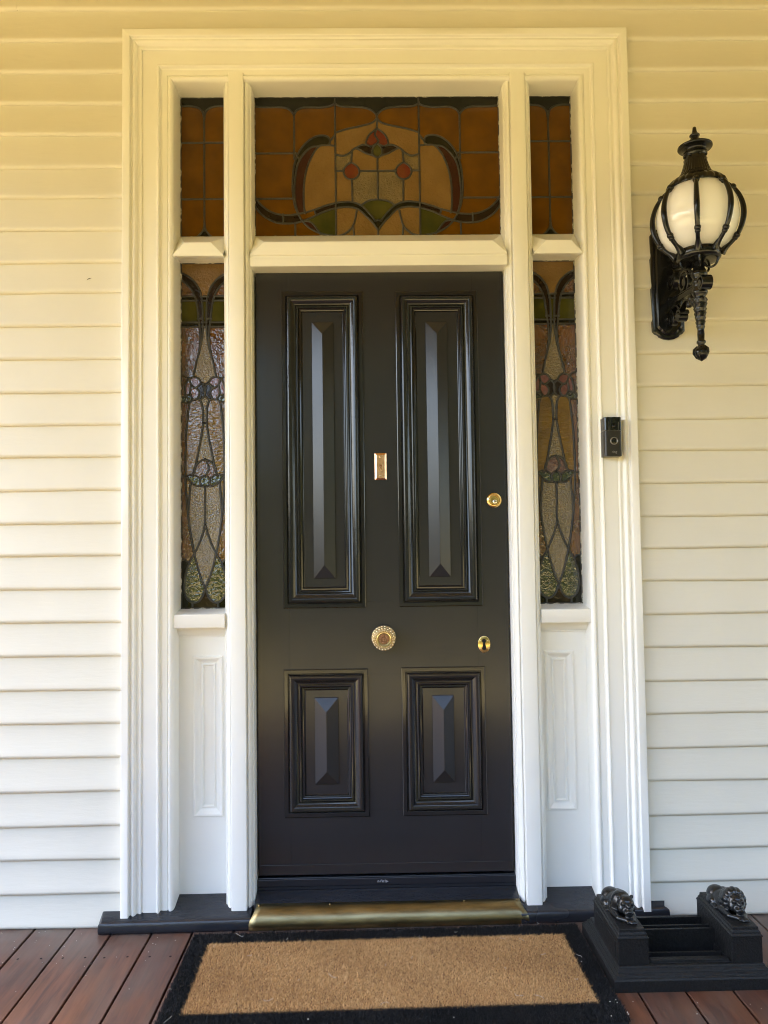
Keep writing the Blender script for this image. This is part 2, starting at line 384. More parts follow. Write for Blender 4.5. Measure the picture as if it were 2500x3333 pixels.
# ---------------------------------------------------------------- door surround
sur = thing('door_surround', 'white moulded timber frame with sidelights and fanlight around the black front door', 'door frame', (XC, 0, 0))
def P(mbx, name, mat, parent=sur, **k):
    mbx.v = [(x - parent_x(parent), y - parent_y(parent), z - parent_z(parent)) for x, y, z in mbx.v]
    return mbx.build(name, mat, parent, **k)
def _w(o):
    v = Vector((0, 0, 0))
    while o is not None: v += o.location; o = o.parent
    return v
parent_x = lambda o: _w(o).x
parent_y = lambda o: _w(o).y
parent_z = lambda o: _w(o).z
AL, AR, AT, AW = -.8105, .874, 2.935, .1605
prof = [(0, .0), (0, -.044), (.002, -.0455), (.0225, -.0455), (.0245, -.0440), (.0255, -.0335), (.0285, -.0310), (.0310, -.0340), (.035, -.0370), (.039, -.0370), (.043, -.0340), (.0455, -.0280), (.0465, -.0245), (.0515, -.0240),
        (.053, -.0265), (.0575, -.0270), (.0600, -.0255), (.0610, -.0195), (.0640, -.0195), (.0650, -.0215), (.0690, -.0215), (.1075, -.0215), (.1090, -.0235), (.1120, -.0260), (.1150, -.0250), (.1168, -.0205), (.1175, -.0135),
        (.1230, -.0120), (.1245, -.0135), (.1395, -.0130), (.1410, -.0095), (.1430, -.0095), (.1442, -.0145), (.1475, -.0172), (.1520, -.0172), (.1555, -.0150), (.1590, -.0100), (AW, -.002), (AW, .10)]
def arch_strip(corners, tol):
    mbx = MB(); rs = random.Random(5); rings = []
    return mbx
# uprights with mitred tops, and the head
mb = MB()
NZ = 24
for side in (0, 1):
    rings = []
    for k in range(NZ + 1):
        ring = []
        for t, y in prof:
            x = AL + t if side == 0 else AR - t
            zt = AT - t; zb = .030
            z = zb + (zt - zb) * k / NZ
            jig = .0003 * math.sin(z * 5 + t * 60 + side) + random.uniform(-.00008, .00008)
            ring.append((x + (jig if 0 < t < AW else 0), y + jig * .6, z))
        rings.append(ring)
    n = len(prof); vs = [p for r in rings for p in r]
    mb.add(vs, [(k * n + i, k * n + i + 1, (k + 1) * n + i + 1, (k + 1) * n + i) for k in range(NZ) for i in range(n - 1)])
upr = P(mb, 'architrave_upright', 'trim', smooth=35)
mb = MB(); n = len(prof); NX = 20; rings = []
for k in range(NX + 1):
    ring = []
    for t, y in prof:
        a, b = AL + t, AR - t
        jig = .0003 * math.sin(k * .8 + t * 70) + random.uniform(-.00008, .00008)
        if k in (0, NX): jig = 0
        ring.append((a + (b - a) * k / NX, y + jig * .6, AT - t + (jig if 0 < t < AW else 0)))
    rings.append(ring)
mb.add([p for r in rings for p in r], [(k * n + i, k * n + i + 1, (k + 1) * n + i + 1, (k + 1) * n + i) for k in range(NX) for i in range(n - 1)])
P(mb, 'architrave_head', 'trim_h', smooth=35)
IL, IR, IT = AL + AW, AR - AW, AT - AW
# posts between door and sidelights
half = [(.047, .118), (.047, .014), (.0455, .010), (.0435, .0085), (.0425, .0095), (.041, .005), (.0388, .001), (.0350, -.0050), (.031, -.0072), (.0288, -.0072), (.0280, -.0010), (.0262, -.0010), (.0256, -.013), (.0252, -.0185), (.0235, -.0205), (.0215, -.021)]
outl = [(-a, y) for a, y in half] + [(a, y) for a, y in reversed(half)]
PL, PR = -.440, .507
for px in (PL, PR):
    mb = MB(); rings = []
    for k in range(25):
        z = .034 + (2.798 - .034) * k / 24
        rings.append([(px + x + random.uniform(-.00007, .00007) + .0003 * math.sin(z * 5 + px), y + random.uniform(-.00007, .00007), z) for x, y in outl])
    for i, (x, y) in enumerate(outl):   # the moulded edges mitre into the head
        if abs(x) > .0265: rings[-1][i] = (rings[-1][i][0], y, 2.770 + (.047 - abs(x)) * .9)
    mb.loops(rings)
    P(mb, 'post', 'trim', smooth=35)
# transom rails: a chamfered top with stopped ends, and a small lip below
def rail(x0, x1, stop, lip):
    mb = MB(); yb = .085; zt, zf, zb = 2.283, 2.2185, 2.179
    c = (zf, zb)
    v = [(x0, yb, zt), (x1, yb, zt), (x1, -.004, zb), (x0, -.004, zb), (x0 + stop, -.022, zf), (x1 - stop, -.022, zf),
         (x1, .05, zb + .06), (x0, .05, zb + .06), (x0, .1, zt), (x1, .1, zt)]
    v[2] = (x1, -.016, zb); v[3] = (x0, -.016, zb)
    mb.add(v, [(0, 4, 5, 1), (3, 2, 5, 4), (0, 3, 4), (1, 5, 2)])
    mb.prism(lip, x0, x1, 'x')
    return mb
lipc = [(-.016, 2.179), (-.0135, 2.1765), (-.0085, 2.1755), (-.0085, 2.1695), (-.0145, 2.1675), (-.015, 2.165), (-.015, 2.142), (-.0135, 2.1395), (.075, 2.1395), (.12, 2.1395), (.12, 2.28), (.09, 2.28), (.0, 2.179)]
P(rail(PL + .045, PR - .045, .048, lipc), 'transom_rail', 'trim_h', smooth=30)
lips = [(-.016, 2.179), (-.014, 2.1765), (.004, 2.176), (.012, 2.179), (.024, 2.183), (.040, 2.1845), (.048, 2.1845), (.050, 2.1882), (.12, 2.1885), (.12, 2.28), (.09, 2.28), (.0, 2.179)]
P(rail(IL - .002, PL - .045, .040, lips), 'transom_rail', 'trim_h', smooth=30)
P(rail(PR + .045, IR + .002, .040, lips), 'transom_rail', 'trim_h', smooth=30)
# sidelight sills and the panelled dado below
for x0, x1, sx0, sx1 in ((IL - .001, PL - .046, -.6035, -.5045), (PR + .046, IR + .001, .5725, .6705)):
    mb = MB(); mb.prism([(.12, 1.0035), (.083, 1.0015), (.0, .9905), (-.0065, .9895), (-.008, .988), (-.008, .948), (-.0065, .9455), (.024, .9455), (.026, .9395), (.033, .929), (.044, .919), (.0535, .9145), (.0535, .9105), (.064, .9085), (.12, .9085)], x0, x1, 'x')
    P(mb, 'sidelight_sill', 'trim_h', smooth=40, bevel=.001)
    mb = MB()
    pan = [(0, .060), (.0005, .0545), (.003, .0525), (.008, .0535), (.012, .0575), (.017, .0625), (.023, .0665), (.0255, .0672), (.0265, .0645), (.030, .0635), (.033, .0665), (.034, .0715), (.036, .072)]
    z0, z1 = .3195, .846
    mb.add([(x0, .06, .03), (x1, .06, .03), (x1, .06, .93), (x0, .06, .93), (sx0, .06, z0), (sx1, .06, z0), (sx1, .06, z1), (sx0, .06, z1)], [(0, 1, 5, 4), (1, 2, 6, 5), (2, 3, 7, 6), (3, 0, 4, 7)])
    d = P(mb, 'dado_panel', 'trim')
    mb = MB(); mb.frame(sx0, sx1, z0, z1, pan, cap=True)
    P(mb, 'panel_moulding', 'trim', parent=d, smooth=30)

# ---------------------------------------------------------------- stained glass
G = .085
def window(name, x0, x1, z0, z1, lines, seeds, default, mats, wide=.0068):
    rootmb = MB()
    pts = []; edges = []
    def addline(L, closed=False):
        s = len(pts); pts.extend(L)
        edges.extend((s + i, s + i + 1) for i in range(len(L) - 1))
    e = 1e-4
    nb = [(x0, z0), (x1, z0), (x1, z1), (x0, z1)]
    pts.extend(nb); edges.extend([(0, 1), (1, 2), (2, 3), (3, 0)])
    for L in lines:
        Q = [Vector(p) for p in L]          # run each line on a little so that it meets its neighbour under the lead
        if (Q[0] - Q[-1]).length > 1e-4:
            Q[0] = Q[0] + (Q[0] - Q[1]).normalized() * .0026; Q[-1] = Q[-1] + (Q[-1] - Q[-2]).normalized() * .0026
        addline([(min(max(p[0], x0), x1), min(max(p[1], z0), z1)) for p in Q])
    res = delaunay_2d_cdt([Vector(p) for p in pts], edges, [], 0, 1e-5, True)
    vs, es, fs, _, oe, _ = res
    cons = {tuple(sorted(ed)) for ed, o in zip(es, oe) if o}
    adj = {}
    for i, f in enumerate(fs):
        for k in range(3): adj.setdefault(tuple(sorted((f[k], f[(k + 1) % 3]))), []).append(i)
    reg = [-1] * len(fs); nreg = 0
    for i in range(len(fs)):
        if reg[i] >= 0: continue
        st = [i]; reg[i] = nreg
        while st:
            a = st.pop(); f = fs[a]
            for k in range(3):
                ed = tuple(sorted((f[k], f[(k + 1) % 3])))
                if ed in cons: continue
                for b in adj[ed]:
                    if reg[b] < 0: reg[b] = nreg; st.append(b)
        nreg += 1
    def inside(p, f):
        a, b, c = (vs[i] for i in f); q = Vector(p)
        cr = lambda u, v, w: (v.x - u.x) * (w.y - u.y) - (v.y - u.y) * (w.x - u.x)
        d = (cr(a, b, q), cr(b, c, q), cr(c, a, q))
        return all(t >= -1e-12 for t in d) or all(t <= 1e-12 for t in d)
    colr = {}
    for p, mname in seeds:
        for i, f in enumerate(fs):
            if inside(p, f): colr[reg[i]] = mats.index(mname); break
    rr = random.Random(4)
    tilt = {r: (rr.uniform(-.006, .006), rr.uniform(-.006, .006)) for r in range(nreg)}
    # each pane keeps its own vertices, so it may sit at its own slight tilt
    for r in range(nreg):
        idx = [i for i in range(len(fs)) if reg[i] == r]
        loc = {}; vv = []; ff = []
        ps = [vs[j] for i in idx for j in fs[i]]; cx = sum(p.x for p in ps) / len(ps); cz = sum(p.y for p in ps) / len(ps)
        for i in idx:
            q = []
            for j in fs[i]:
                if j not in loc:
                    loc[j] = len(vv); p = vs[j]
                    vv.append((p.x, G + (p.x - cx) * tilt[r][0] + (p.y - cz) * tilt[r][1], p.y))
                q.append(loc[j])
            a, b, c = (vv[t] for t in q)
            nrm = (b[0] - a[0]) * (c[2] - a[2]) - (b[2] - a[2]) * (c[0] - a[0])
            ff.append(tuple(q) if nrm > 0 else tuple(q[::-1]))
        rootmb.add(vv, ff, colr.get(r, mats.index(default)))
    o = P(rootmb, name, mats, fix=False)
    lead = MB()
    for L in lines + [[(x0, z0), (x1, z0)], [(x1, z0), (x1, z1)], [(x1, z1), (x0, z1)], [(x0, z1), (x0, z0)]]:
        rings = []; Q = [Vector((p[0], 0, p[1])) for p in L]; L2 = [Q[0]]
        for q in Q[1:]:
            if (q - L2[-1]).length > 1e-4: L2.append(q)
        if len(L2) < 2: continue
        hw = wide / 2
        for i, p in enumerate(L2):
            t = (L2[min(i + 1, len(L2) - 1)] - L2[max(i - 1, 0)]).normalized(); s = Vector((t.z, 0, -t.x))
            rings.append([Vector((p.x, G, p.z)) + s * a * hw + Vector((0, b, 0)) for a, b in ((-1, .002), (-1, -.0012), (-.6, -.0027), (0, -.0034), (.6, -.0027), (1, -.0012), (1, .002))])
        lead.loops(rings)
        for p in (L2[0], L2[-1]): lead.ball((p.x, G - .0012, p.z), (hw * 1.25, .0030, hw * 1.25), u=8, v=5)
    P(lead, 'lead_came', 'lead', parent=o, smooth=60)
    put = MB(); rr = random.Random(9)
    for a, b, c, d in ((x0, x1, z0, z0), (x0, x1, z1, z1), (x0, x0, z0, z1), (x1, x1, z0, z1)):
        L = math.hypot(b - a, d - c); n = int(L / .012)
        for hrz in (0,):
            pass
        put.tube([(a + (b - a) * i / n, G - .001, c + (d - c) * i / n) for i in range(n + 1)], [rr.uniform(.0014, .0040) for i in range(n + 1)], 6)
    P(put, 'putty_bead', 'putty', parent=o, smooth=60)
    return o
GL = ['g_amber', 'g_amber_rib', 'g_gold', 'g_beige', 'g_tan', 'g_brown', 'g_maroon', 'g_black', 'g_green', 'g_dgreen', 'g_red', 'g_red2', 'g_pink', 'g_purple']
# fanlight over the door: half design in trace units, mirrored about the centre line
FS = .4395 / 517
fx0, fx1, fz0, fz1 = PL + .0465, PR - .0465, 2.2795, 2.776
fcx = (fx0 + fx1) / 2
FX = lambda x: fcx + (x - 840) * (fx1 - fx0) / 2 / 517
FZ = lambda y: fz1 - (y - 30) * (fz1 - fz0) / 572
half_lines = [
    ([(663, 24), (663, 610)], 0), ([(490, 100), (490, 285)], 0), ([(492, 546), (492, 610)], 0),
    ([(318, 68), (370, 72), (430, 72), (468, 80), (490, 104)], 1), ([(490, 104), (503, 85), (535, 73), (600, 74), (640, 69), (663, 58)], 1),
    ([(663, 58), (690, 70), (750, 72), (795, 77), (824, 90), (840, 112), (824, 135), (780, 149), (715, 162), (663, 178)], 1),
    ([(318, 262), (490, 262)], 0), ([(318, 447), (482, 447)], 0),
    ([(641, 212), (632, 194), (600, 189), (560, 203), (518, 243), (492, 300), (482, 370), (483, 430), (495, 490), (530, 548), (580, 583), (635, 597), (663, 600), (702, 590), (735, 558), (750, 500)], 1),
    ([(641, 212), (634, 228), (600, 231), (573, 258), (547, 310), (532, 370), (528, 430), (529, 480), (534, 507)], 1), ([(600, 231), (560, 238), (525, 270), (503, 310), (492, 370), (489, 430), (496, 480), (506, 512)], 1), ([(641, 212), (663, 186)], 0), ([(634, 228), (663, 233)], 0), ([(497, 262), (512, 290)], 0),
    ([(318, 428), (340, 462), (380, 495), (430, 512), (490, 512), (560, 497), (610, 480), (663, 466), (720, 461), (768, 476), (806, 512), (828, 540)], 1),
    ([(318, 468), (350, 510), (400, 540), (440, 548), (500, 545), (560, 525), (610, 502), (663, 487), (715, 482), (758, 492), (790, 520), (818, 548), (840, 578)], 1),
    ([(441, 512), (441, 548)], 0), ([(572, 494), (580, 515)], 0), ([(525, 538), (560, 545), (598, 592)], 1),
    ([(770, 475), (800, 458), (840, 452)], 1), ([(828, 540), (840, 536)], 0), ([(735, 558), (738, 610)], 0),
    ([(840, 160), (806, 188), (793, 222), (812, 236)], 1), ([(840, 222), (823, 240), (819, 262), (829, 276), (840, 279)], 1), ([(840, 222), (812, 236)], 1),
    ([(827, 274), (812, 269), (790, 262), (768, 250), (745, 243), (722, 262), (695, 273), (663, 266)], 1), ([(812, 234), (778, 228), (745, 243)], 1),
    ([(840, 335), (762, 335)], 0), ([(663, 335), (698, 335)], 0),
    ([(730, 300), (708, 314), (696, 336), (706, 360), (730, 370), (754, 360), (764, 336), (752, 314), (730, 300)], 1), ([(733, 252), (730, 300)], 0), ([(731, 370), (733, 462)], 0)]
lines = []
for L, c in half_lines:
    q = bez(L, 5) if c else L
    lines.append([(FX(x), FZ(y)) for x, y in q]); lines.append([(FX(1680 - x), FZ(y)) for x, y in q])
for L in ([(840, 112), (840, 160)], [(840, 279), (840, 452)], [(840, 578), (840, 610)]): lines.append([(FX(x), FZ(y)) for x, y in L])
lines.append([(FX(x), FZ(y)) for x, y in bez([(840, 160), (831, 185), (840, 203), (846, 212), (840, 222)], 4)])
seeds = []
def sd(x, y, m, m2=None): seeds.append(((FX(x), FZ(y)), m)); seeds.append(((FX(1680 - x), FZ(y)), m2 or m))
for a in [(400, 45, 'g_black'), (570, 50, 'g_black'), (740, 48, 'g_black'), (600, 205, 'g_black'), (500, 320, 'g_black'), (487, 400, 'g_black'), (510, 400, 'g_maroon'), (545, 300, 'g_maroon'),
          (600, 400, 'g_tan'), (650, 225, 'g_tan'), (720, 210, 'g_tan'), (690, 300, 'g_beige'), (780, 300, 'g_tan'), (690, 400, 'g_tan'), (780, 400, 'g_beige'), (370, 510, 'g_brown'), (500, 528, 'g_brown'), (620, 490, 'g_brown'),
          (720, 472, 'g_brown'), (800, 520, 'g_brown'), (620, 550, 'g_green'), (700, 530, 'g_green'), (570, 570, 'g_maroon'), (800, 490, 'g_green'), (836, 556, 'g_black'), (770, 580, 'g_tan'), (700, 600, 'g_tan'), (780, 238, 'g_brown'), (835, 255, 'g_green'), (810, 215, 'g_red')]: sd(*a)
sd(730, 335, 'g_red2', 'g_red')
window('fanlight', fx0, fx1, fz0, fz1, lines, seeds, 'g_amber', GL)
# narrow lights beside the fanlight
for x0, x1, flip in ((IL + .0005, PL - .0465, 1), (PR + .0465, IR - .0005, 1)):
    c = (x0 + x1) / 2; u = .00085; X = lambda d: c + d * u; Z = lambda y: 2.776 - (y - 30) * (2.776 - 2.2795) / 572
    lines = [[(X(0), Z(92)), (X(0), Z(575))], [(X(-110), Z(217)), (X(110), Z(217))], [(X(-110), Z(447)), (X(110), Z(447))]]
    for s in (-1, 1):
        lines.append([(X(s * d), Z(y)) for d, y in bez([(110, 68), (60, 66), (24, 74), (6, 92), (0, 125)], 5)])
        lines.append([(X(s * d), Z(y)) for d, y in bez([(0, 540), (4, 570), (18, 590), (40, 610)], 5)])
    seeds = [((X(0), Z(45)), 'g_black'), ((X(5), Z(600)), 'g_black'), ((X(-5), Z(600)), 'g_black')]
    window('side_fanlight', x0, x1, 2.2795, 2.776, lines, seeds, 'g_amber', GL)
# tall sidelights
for x0, x1, lft in ((IL + .0005, PL - .0465, True), (PR + .0465, IR - .0005, False)):
    c = (x0 + x1) / 2; u = (x1 - x0) / 2 / 158; z1, z0 = 2.1886, 1.002
    X = lambda d: c + d * u; Z = lambda y: z1 - (y - 35) * (z1 - z0) / 2140
    H = [([(-165, 92), (-110, 118), (-70, 150), (-38, 195), (-20, 250), (-14, 320), (-12, 390), (-11, 440), (-22, 525), (-40, 605), (-60, 675), (-76, 752)], 1),
         ([(-165, 132), (-105, 180), (-75, 222), (-55, 275), (-45, 340), (-38, 400), (-31, 450), (-29, 510), (-39, 600)], 1),
         ([(-165, 244), (-64, 244)], 0), ([(-165, 271), (-56, 271)], 0), ([(-165, 408), (-37, 408)], 0), ([(-165, 436), (-33, 436)], 0), ([(-44, 385), (-12, 385)], 0),
         ([(-165, 728), (-125, 750), (-104, 758), (-70, 749), (-42, 760), (-22, 788), (0, 796)], 1),
         ([(-104, 758), (-90, 798), (-62, 816), (-22, 788)], 1), ([(-104, 758), (-128, 800), (-132, 860), (-110, 882)], 1),
         ([(-92, 806), (-98, 850), (-78, 888), (-50, 884), (-36, 850), (-52, 822), (-72, 814)], 1), ([(-165, 880), (-132, 866), (-96, 858)], 1), ([(-165, 908), (-110, 908), (-78, 889)], 1),
         ([(-22, 788), (-2, 812), (4, 840), (-6, 872), (-32, 892), (-52, 886)], 1),
         ([(-34, 890), (-18, 925), (-12, 980), (-12, 1036)], 1), ([(-12, 1036), (-24, 1120), (-46, 1225), (-70, 1340)], 1), ([(-12, 1036), (0, 1036)], 0),
         ([(-102, 908), (-114, 1000), (-123, 1100), (-128, 1250), (-128, 1400), (-121, 1500), (-110, 1620), (-92, 1740), (-72, 1842), (-55, 1905), (-30, 1985), (0, 2055)], 1),
         ([(-82, 1362), (-76, 1340), (-66, 1308), (-36, 1276), (0, 1262)], 1), ([(-126, 1366), (-95, 1355), (-60, 1362), (-30, 1380), (-18, 1368), (0, 1362)], 1), ([(-126, 1366), (-96, 1400), (-62, 1424), (-26, 1424), (0, 1430)], 1),
         ([(-30, 1380), (-34, 1398), (-26, 1424)], 1), ([(-96, 1404), (-104, 1500), (-112, 1605)], 1), ([(-165, 1366), (-126, 1366)], 0),
         ([(0, 1665), (-20, 1730), (-45, 1790), (-72, 1842), (-102, 1890), (-127, 1955), (-140, 2025), (-134, 2085), (-105, 2128), (-65, 2140), (-25, 2112), (0, 2055)], 1),
         ([(-165, 1878), (-130, 1880), (-108, 1902)], 1), ([(-84, 2136), (-84, 2185)], 0)]
    lines = []
    for L, cv in H:
        q = bez(L, 5) if cv else L
        lines.append([(X(d), Z(y)) for d, y in q]); lines.append([(X(-d), Z(y)) for d, y in q])
    for L in ([(0, 1430), (0, 1665)],): lines.append([(X(d), Z(y)) for d, y in L])
    lines.append([(X(d), Z(y)) for d, y in bez([(0, 1262), (16, 1290), (24, 1320), (14, 1345), (0, 1362)], 4)])
    lines.append([(X(-24), Z(245)), (X(24), Z(245))]); lines.append([(X(-19), Z(271)), (X(19), Z(271))]); lines.append([(X(-15), Z(408)), (X(15), Z(408))]); lines.append([(X(-14), Z(436)), (X(14), Z(436))])
    seeds = []
    def sd(d, y, m, m2=None): seeds.append(((X(d), Z(y)), m)); seeds.append(((X(-d), Z(y)), m2 or m))
    for a in [(1, 120, 'g_tan'), (-140, 210, 'g_amber_rib'), (-90, 150, 'g_brown'), (-30, 330, 'g_brown'), (-22, 460, 'g_brown'), (-120, 257, 'g_black'), (-120, 330, 'g_green'), (-120, 422, 'g_black'), (2, 257, 'g_black'), (2, 340, 'g_green'), (2, 422, 'g_black'),
              (-120, 600, 'g_amber_rib'), (1, 600, 'g_beige'), (-80, 775, 'g_pink'), (-115, 810, 'g_red'), (-140, 810, 'g_amber_rib'), (-140, 895, 'g_dgreen'), (-70, 850, 'g_dgreen'), (-20, 830, 'g_brown'), (-30, 870, 'g_brown'), (-112, 840, 'g_pink'), (1, 950, 'g_beige'), (1, 1150, 'g_beige'),
              (-70, 1050, 'g_gold'), (-140, 1100, 'g_amber_rib'), (-140, 1600, 'g_amber_rib'), (-35, 1320, 'g_purple'), (-80, 1385, 'g_dgreen'), (-2, 1395, 'g_dgreen'), (-100, 1450, 'g_gold'), (-50, 1550, 'g_beige'), (1, 1850, 'g_beige'), (-95, 1790, 'g_amber_rib'),
              (-110, 2000, 'g_dgreen'), (-60, 2080, 'g_dgreen'), (-150, 2000, 'g_black'), (-120, 2160, 'g_black'), (1, 2150, 'g_brown'), (-115, 1350, 'g_gold')]: sd(*a)
    window('sidelight', x0, x1, z0, z1, lines, seeds, 'g_beige', GL, .0072)

# ---------------------------------------------------------------- front door
DX0, DX1, DZ0, DZ1, DY = -.3872, .4545, .1275, 2.1445, .05
door = thing('front_door', 'black painted four panel timber front door with raised and fielded panels', 'door', (XC, DY, DZ0))
pans = [(-.3005, -.0235, 1.0005, 2.0745), (.087, .368, 1.0005, 2.0725), (-.3015, -.0195, .313, .7985), (.090, .3705, .3127, .800)]
mb = MB()
xs = sorted({DX0, DX1}); 
# the leaf with four openings: rails across, stiles up and down
def face(x0, x1, z0, z1, mi): mb.box(x0, x1, DY + random.uniform(-.0002, .0002), .084, z0, z1, mi)
ins = .02
L0, L1 = -.3005 + ins, -.0235 - ins; R0, R1 = .0885 + ins, .369 - ins
face(DX0, L0, DZ0, DZ1, 0); face(R1, DX1, DZ0, DZ1, 0)
face(L0 + .0002, R1 - .0002, DZ0, .313 + ins, 1); face(L0 + .0002, R1 - .0002, .7985 - ins, 1.0005 + ins, 1); face(L0 + .0002, R1 - .0002, 2.0735 - ins, DZ1, 1)
face(L1, R0, .3132 + ins, .7983 - ins, 0); face(L1, R0, 1.0007 + ins, 2.0733 - ins, 0)
P(mb, 'door_leaf', ['door', 'door_h'], door)
mprof = [(0, .001), (.0006, -.0045), (.003, -.0062), (.0135, -.0062), (.0155, -.005), (.0165, -.002), (.0175, -.002), (.0185, -.0085), (.0205, -.0125), (.0245, -.0148), (.029, -.0145), (.035, -.0115), (.041, -.0065), (.0455, -.003), (.0478, -.0025), (.0486, -.0002), (.0496, -.0002),
         (.0505, -.0045), (.053, -.0062), (.0562, -.0052), (.0585, -.002), (.0592, .001), (.0615, .0022), (.0645, .0015), (.067, .0025), (.069, .0075), (.0712, .0092)]
for x0, x1, z0, z1 in pans:
    mb = MB(); mb.frame(x0, x1, z0, z1, [(i * (1.02 if z0 < .9 else 1.0), DY + y) for i, y in mprof])
    pn = P(mb, 'panel_moulding', 'mould', door, smooth=28)
    mb = MB(); i = .0695
    mb.add([(x0 + i, DY + .0088, z0 + i), (x1 - i, DY + .0088, z0 + i), (x1 - i, DY + .0088, z1 - i), (x0 + i, DY + .0088, z1 - i)], [(0, 1, 2, 3)])
    a, b = x0 + .1015, x1 - .1005
    if x0 > 0: a, b = x0 + .102, x1 - .105
    c, d = z0 + (.098 if z0 > .9 else .1045), z1 - (.104 if z0 > .9 else .0955); h = (b - a) / 2; rz = .046
    y0, y1, y2 = DY + .009, DY + .004, DY - .0145
    v = [(a, y0, c), (b, y0, c), (b, y0, d), (a, y0, d), (a + .0005, y1, c + .0005), (b - .0005, y1, c + .0005), (b - .0005, y1, d - .0005), (a + .0005, y1, d - .0005), ((a + b) / 2, y2, c + rz), ((a + b) / 2, y2, d - rz)]
    mb.add(v, [(0, 1, 5, 4), (1, 2, 6, 5), (2, 3, 7, 6), (3, 0, 4, 7), (4, 5, 8), (5, 6, 9, 8), (6, 7, 9), (7, 4, 8, 9)])
    P(mb, 'raised_field', 'door', pn, bevel=.0007)
MB().box(-.41, .475, .0845, .09, .02, 2.16).build('door_gap_shade', 'dark', sur, loc=(-XC, 0, 0))  # black sheet behind the leaf, painted for the shade in the door gaps
mb = MB().box(DX0 + .004, DX1 - .004, DY - .004, DY - .0006, DZ0 + .001, DZ0 + .034)
P(mb, 'kick_strip', 'door_h', door, bevel=.0012)
# knob: beaded rose, stem, beaded dished knob with a lion mask
kc = (.0335, DY, .899)
mb = MB(); mb.lathe([(.041, 0), (.041, .003), (.034, .006), (.026, .008), (.022, .012), (.012, .018), (.011, .03)], kc, 48, 'y', mi=1)
for k in range(26):
    a = 2 * math.pi * k / 26; mb.ball((kc[0] + .0372 * math.cos(a), DY - .0045, kc[2] + .0372 * math.sin(a)), (.0040, .0040, .0040), u=10, v=7)
knob = P(mb, 'door_knob', ['antique', 'patina'], door, smooth=40)
mb = MB(); ky = DY - .028
mb.lathe([(.011, 0), (.022, .002), (.034, .007), (.0375, .012), (.0375, .016), (.0335, .020), (.0300, .0205), (.0290, .0225), (.0265, .0225), (.0255, .0235), (.0235, .0265), (.0215, .0265), (.0205, .024), (.0195, .0235)], (kc[0], ky, kc[2]), 48, 'y', mi=1)
mb.lathe([(.0262, .0215), (.0255, .0240), (.0235, .0272), (.0215, .0270), (.0205, .0235)], (kc[0], ky, kc[2]), 48, 'y', cap=False)
for rr_, nn, sz, yy in ((.0345, 22, .0042, .0175), (.0285, 30, .0024, .0215)):
    for k in range(nn):
        a = 2 * math.pi * k / nn; mb.ball((kc[0] + rr_ * math.cos(a), ky - yy, kc[2] + rr_ * math.sin(a)), sz, u=8, v=6)
P(mb, 'knob_rim', ['antique', 'patina'], knob, smooth=40)
mb = MB(); q = lambda x, z, h, r: mb.ball((kc[0] + x, ky - .0235 - h, kc[2] + z), r, u=10, v=7)
q(0, 0, -.006, (.0195, .008, .0195))
for k in range(15):
    a = 2 * math.pi * (k + .5) / 15; q(.0135 * math.cos(a), .0012 + .0130 * math.sin(a), .0015, (.0036, .0024, .0036))
for k in range(10):
    a = R(-20) + R(220) * k / 9; q(.0092 * math.cos(a), .0015 + .0096 * math.sin(a), .003, (.0028, .0022, .0028))
q(0, .0005, .004, (.0062, .0035, .0068)); q(0, -.0042, .0062, (.0046, .0035, .0034)); q(0, .001, .0066, (.0018, .0028, .0055)); q(-.0036, .0036, .0055, (.0022, .002, .0013)); q(.0036, .0036, .0055, (.0022, .002, .0013)); q(0, -.0092, .0045, (.0035, .0025, .0020))
P(mb, 'lion_mask', 'antique_dark', knob, smooth=60)
# keyhole plate
ke = (.3692, DY, .8722)
mb = MB(); n = 36; outer = [(ke[0] + .0205 * math.cos(2 * math.pi * k / n), ke[2] + .0280 * math.sin(2 * math.pi * k / n)) for k in range(n)]
mb.loops([[(x, DY, z) for x, z in outer], [(x, DY - .0016, z) for x, z in outer], [(ke[0] + (x - ke[0]) * .93, DY - .0024, ke[2] + (z - ke[2]) * .94) for x, z in outer]])
esc = P(mb, 'keyhole_plate', 'brass', door, smooth=40)
mb = MB(); kh = [(ke[0] + .0068 * math.cos(t), ke[2] + .0118 + .0068 * math.sin(t)) for t in [R(-62) + R(304) * k / 18 for k in range(19)]] + [(ke[0] - .0074, ke[2] - .0165), (ke[0], ke[2] - .0190), (ke[0] + .0074, ke[2] - .0165)]
mb.prism(kh, DY - .0020, DY - .0027, 'y'); P(mb, 'keyhole', 'dark', esc)
for sx, sz in ((-.0115, .012), (.0125, .012), (-.0125, -.0135), (.0135, -.0135)):
    mb = MB(); mb.lathe([(.0022, .002), (.0022, .003), (.001, .0034)], (ke[0] + sx, DY, ke[2] + sz), 10, 'y'); P(mb, 'plate_pin', 'antique', esc)
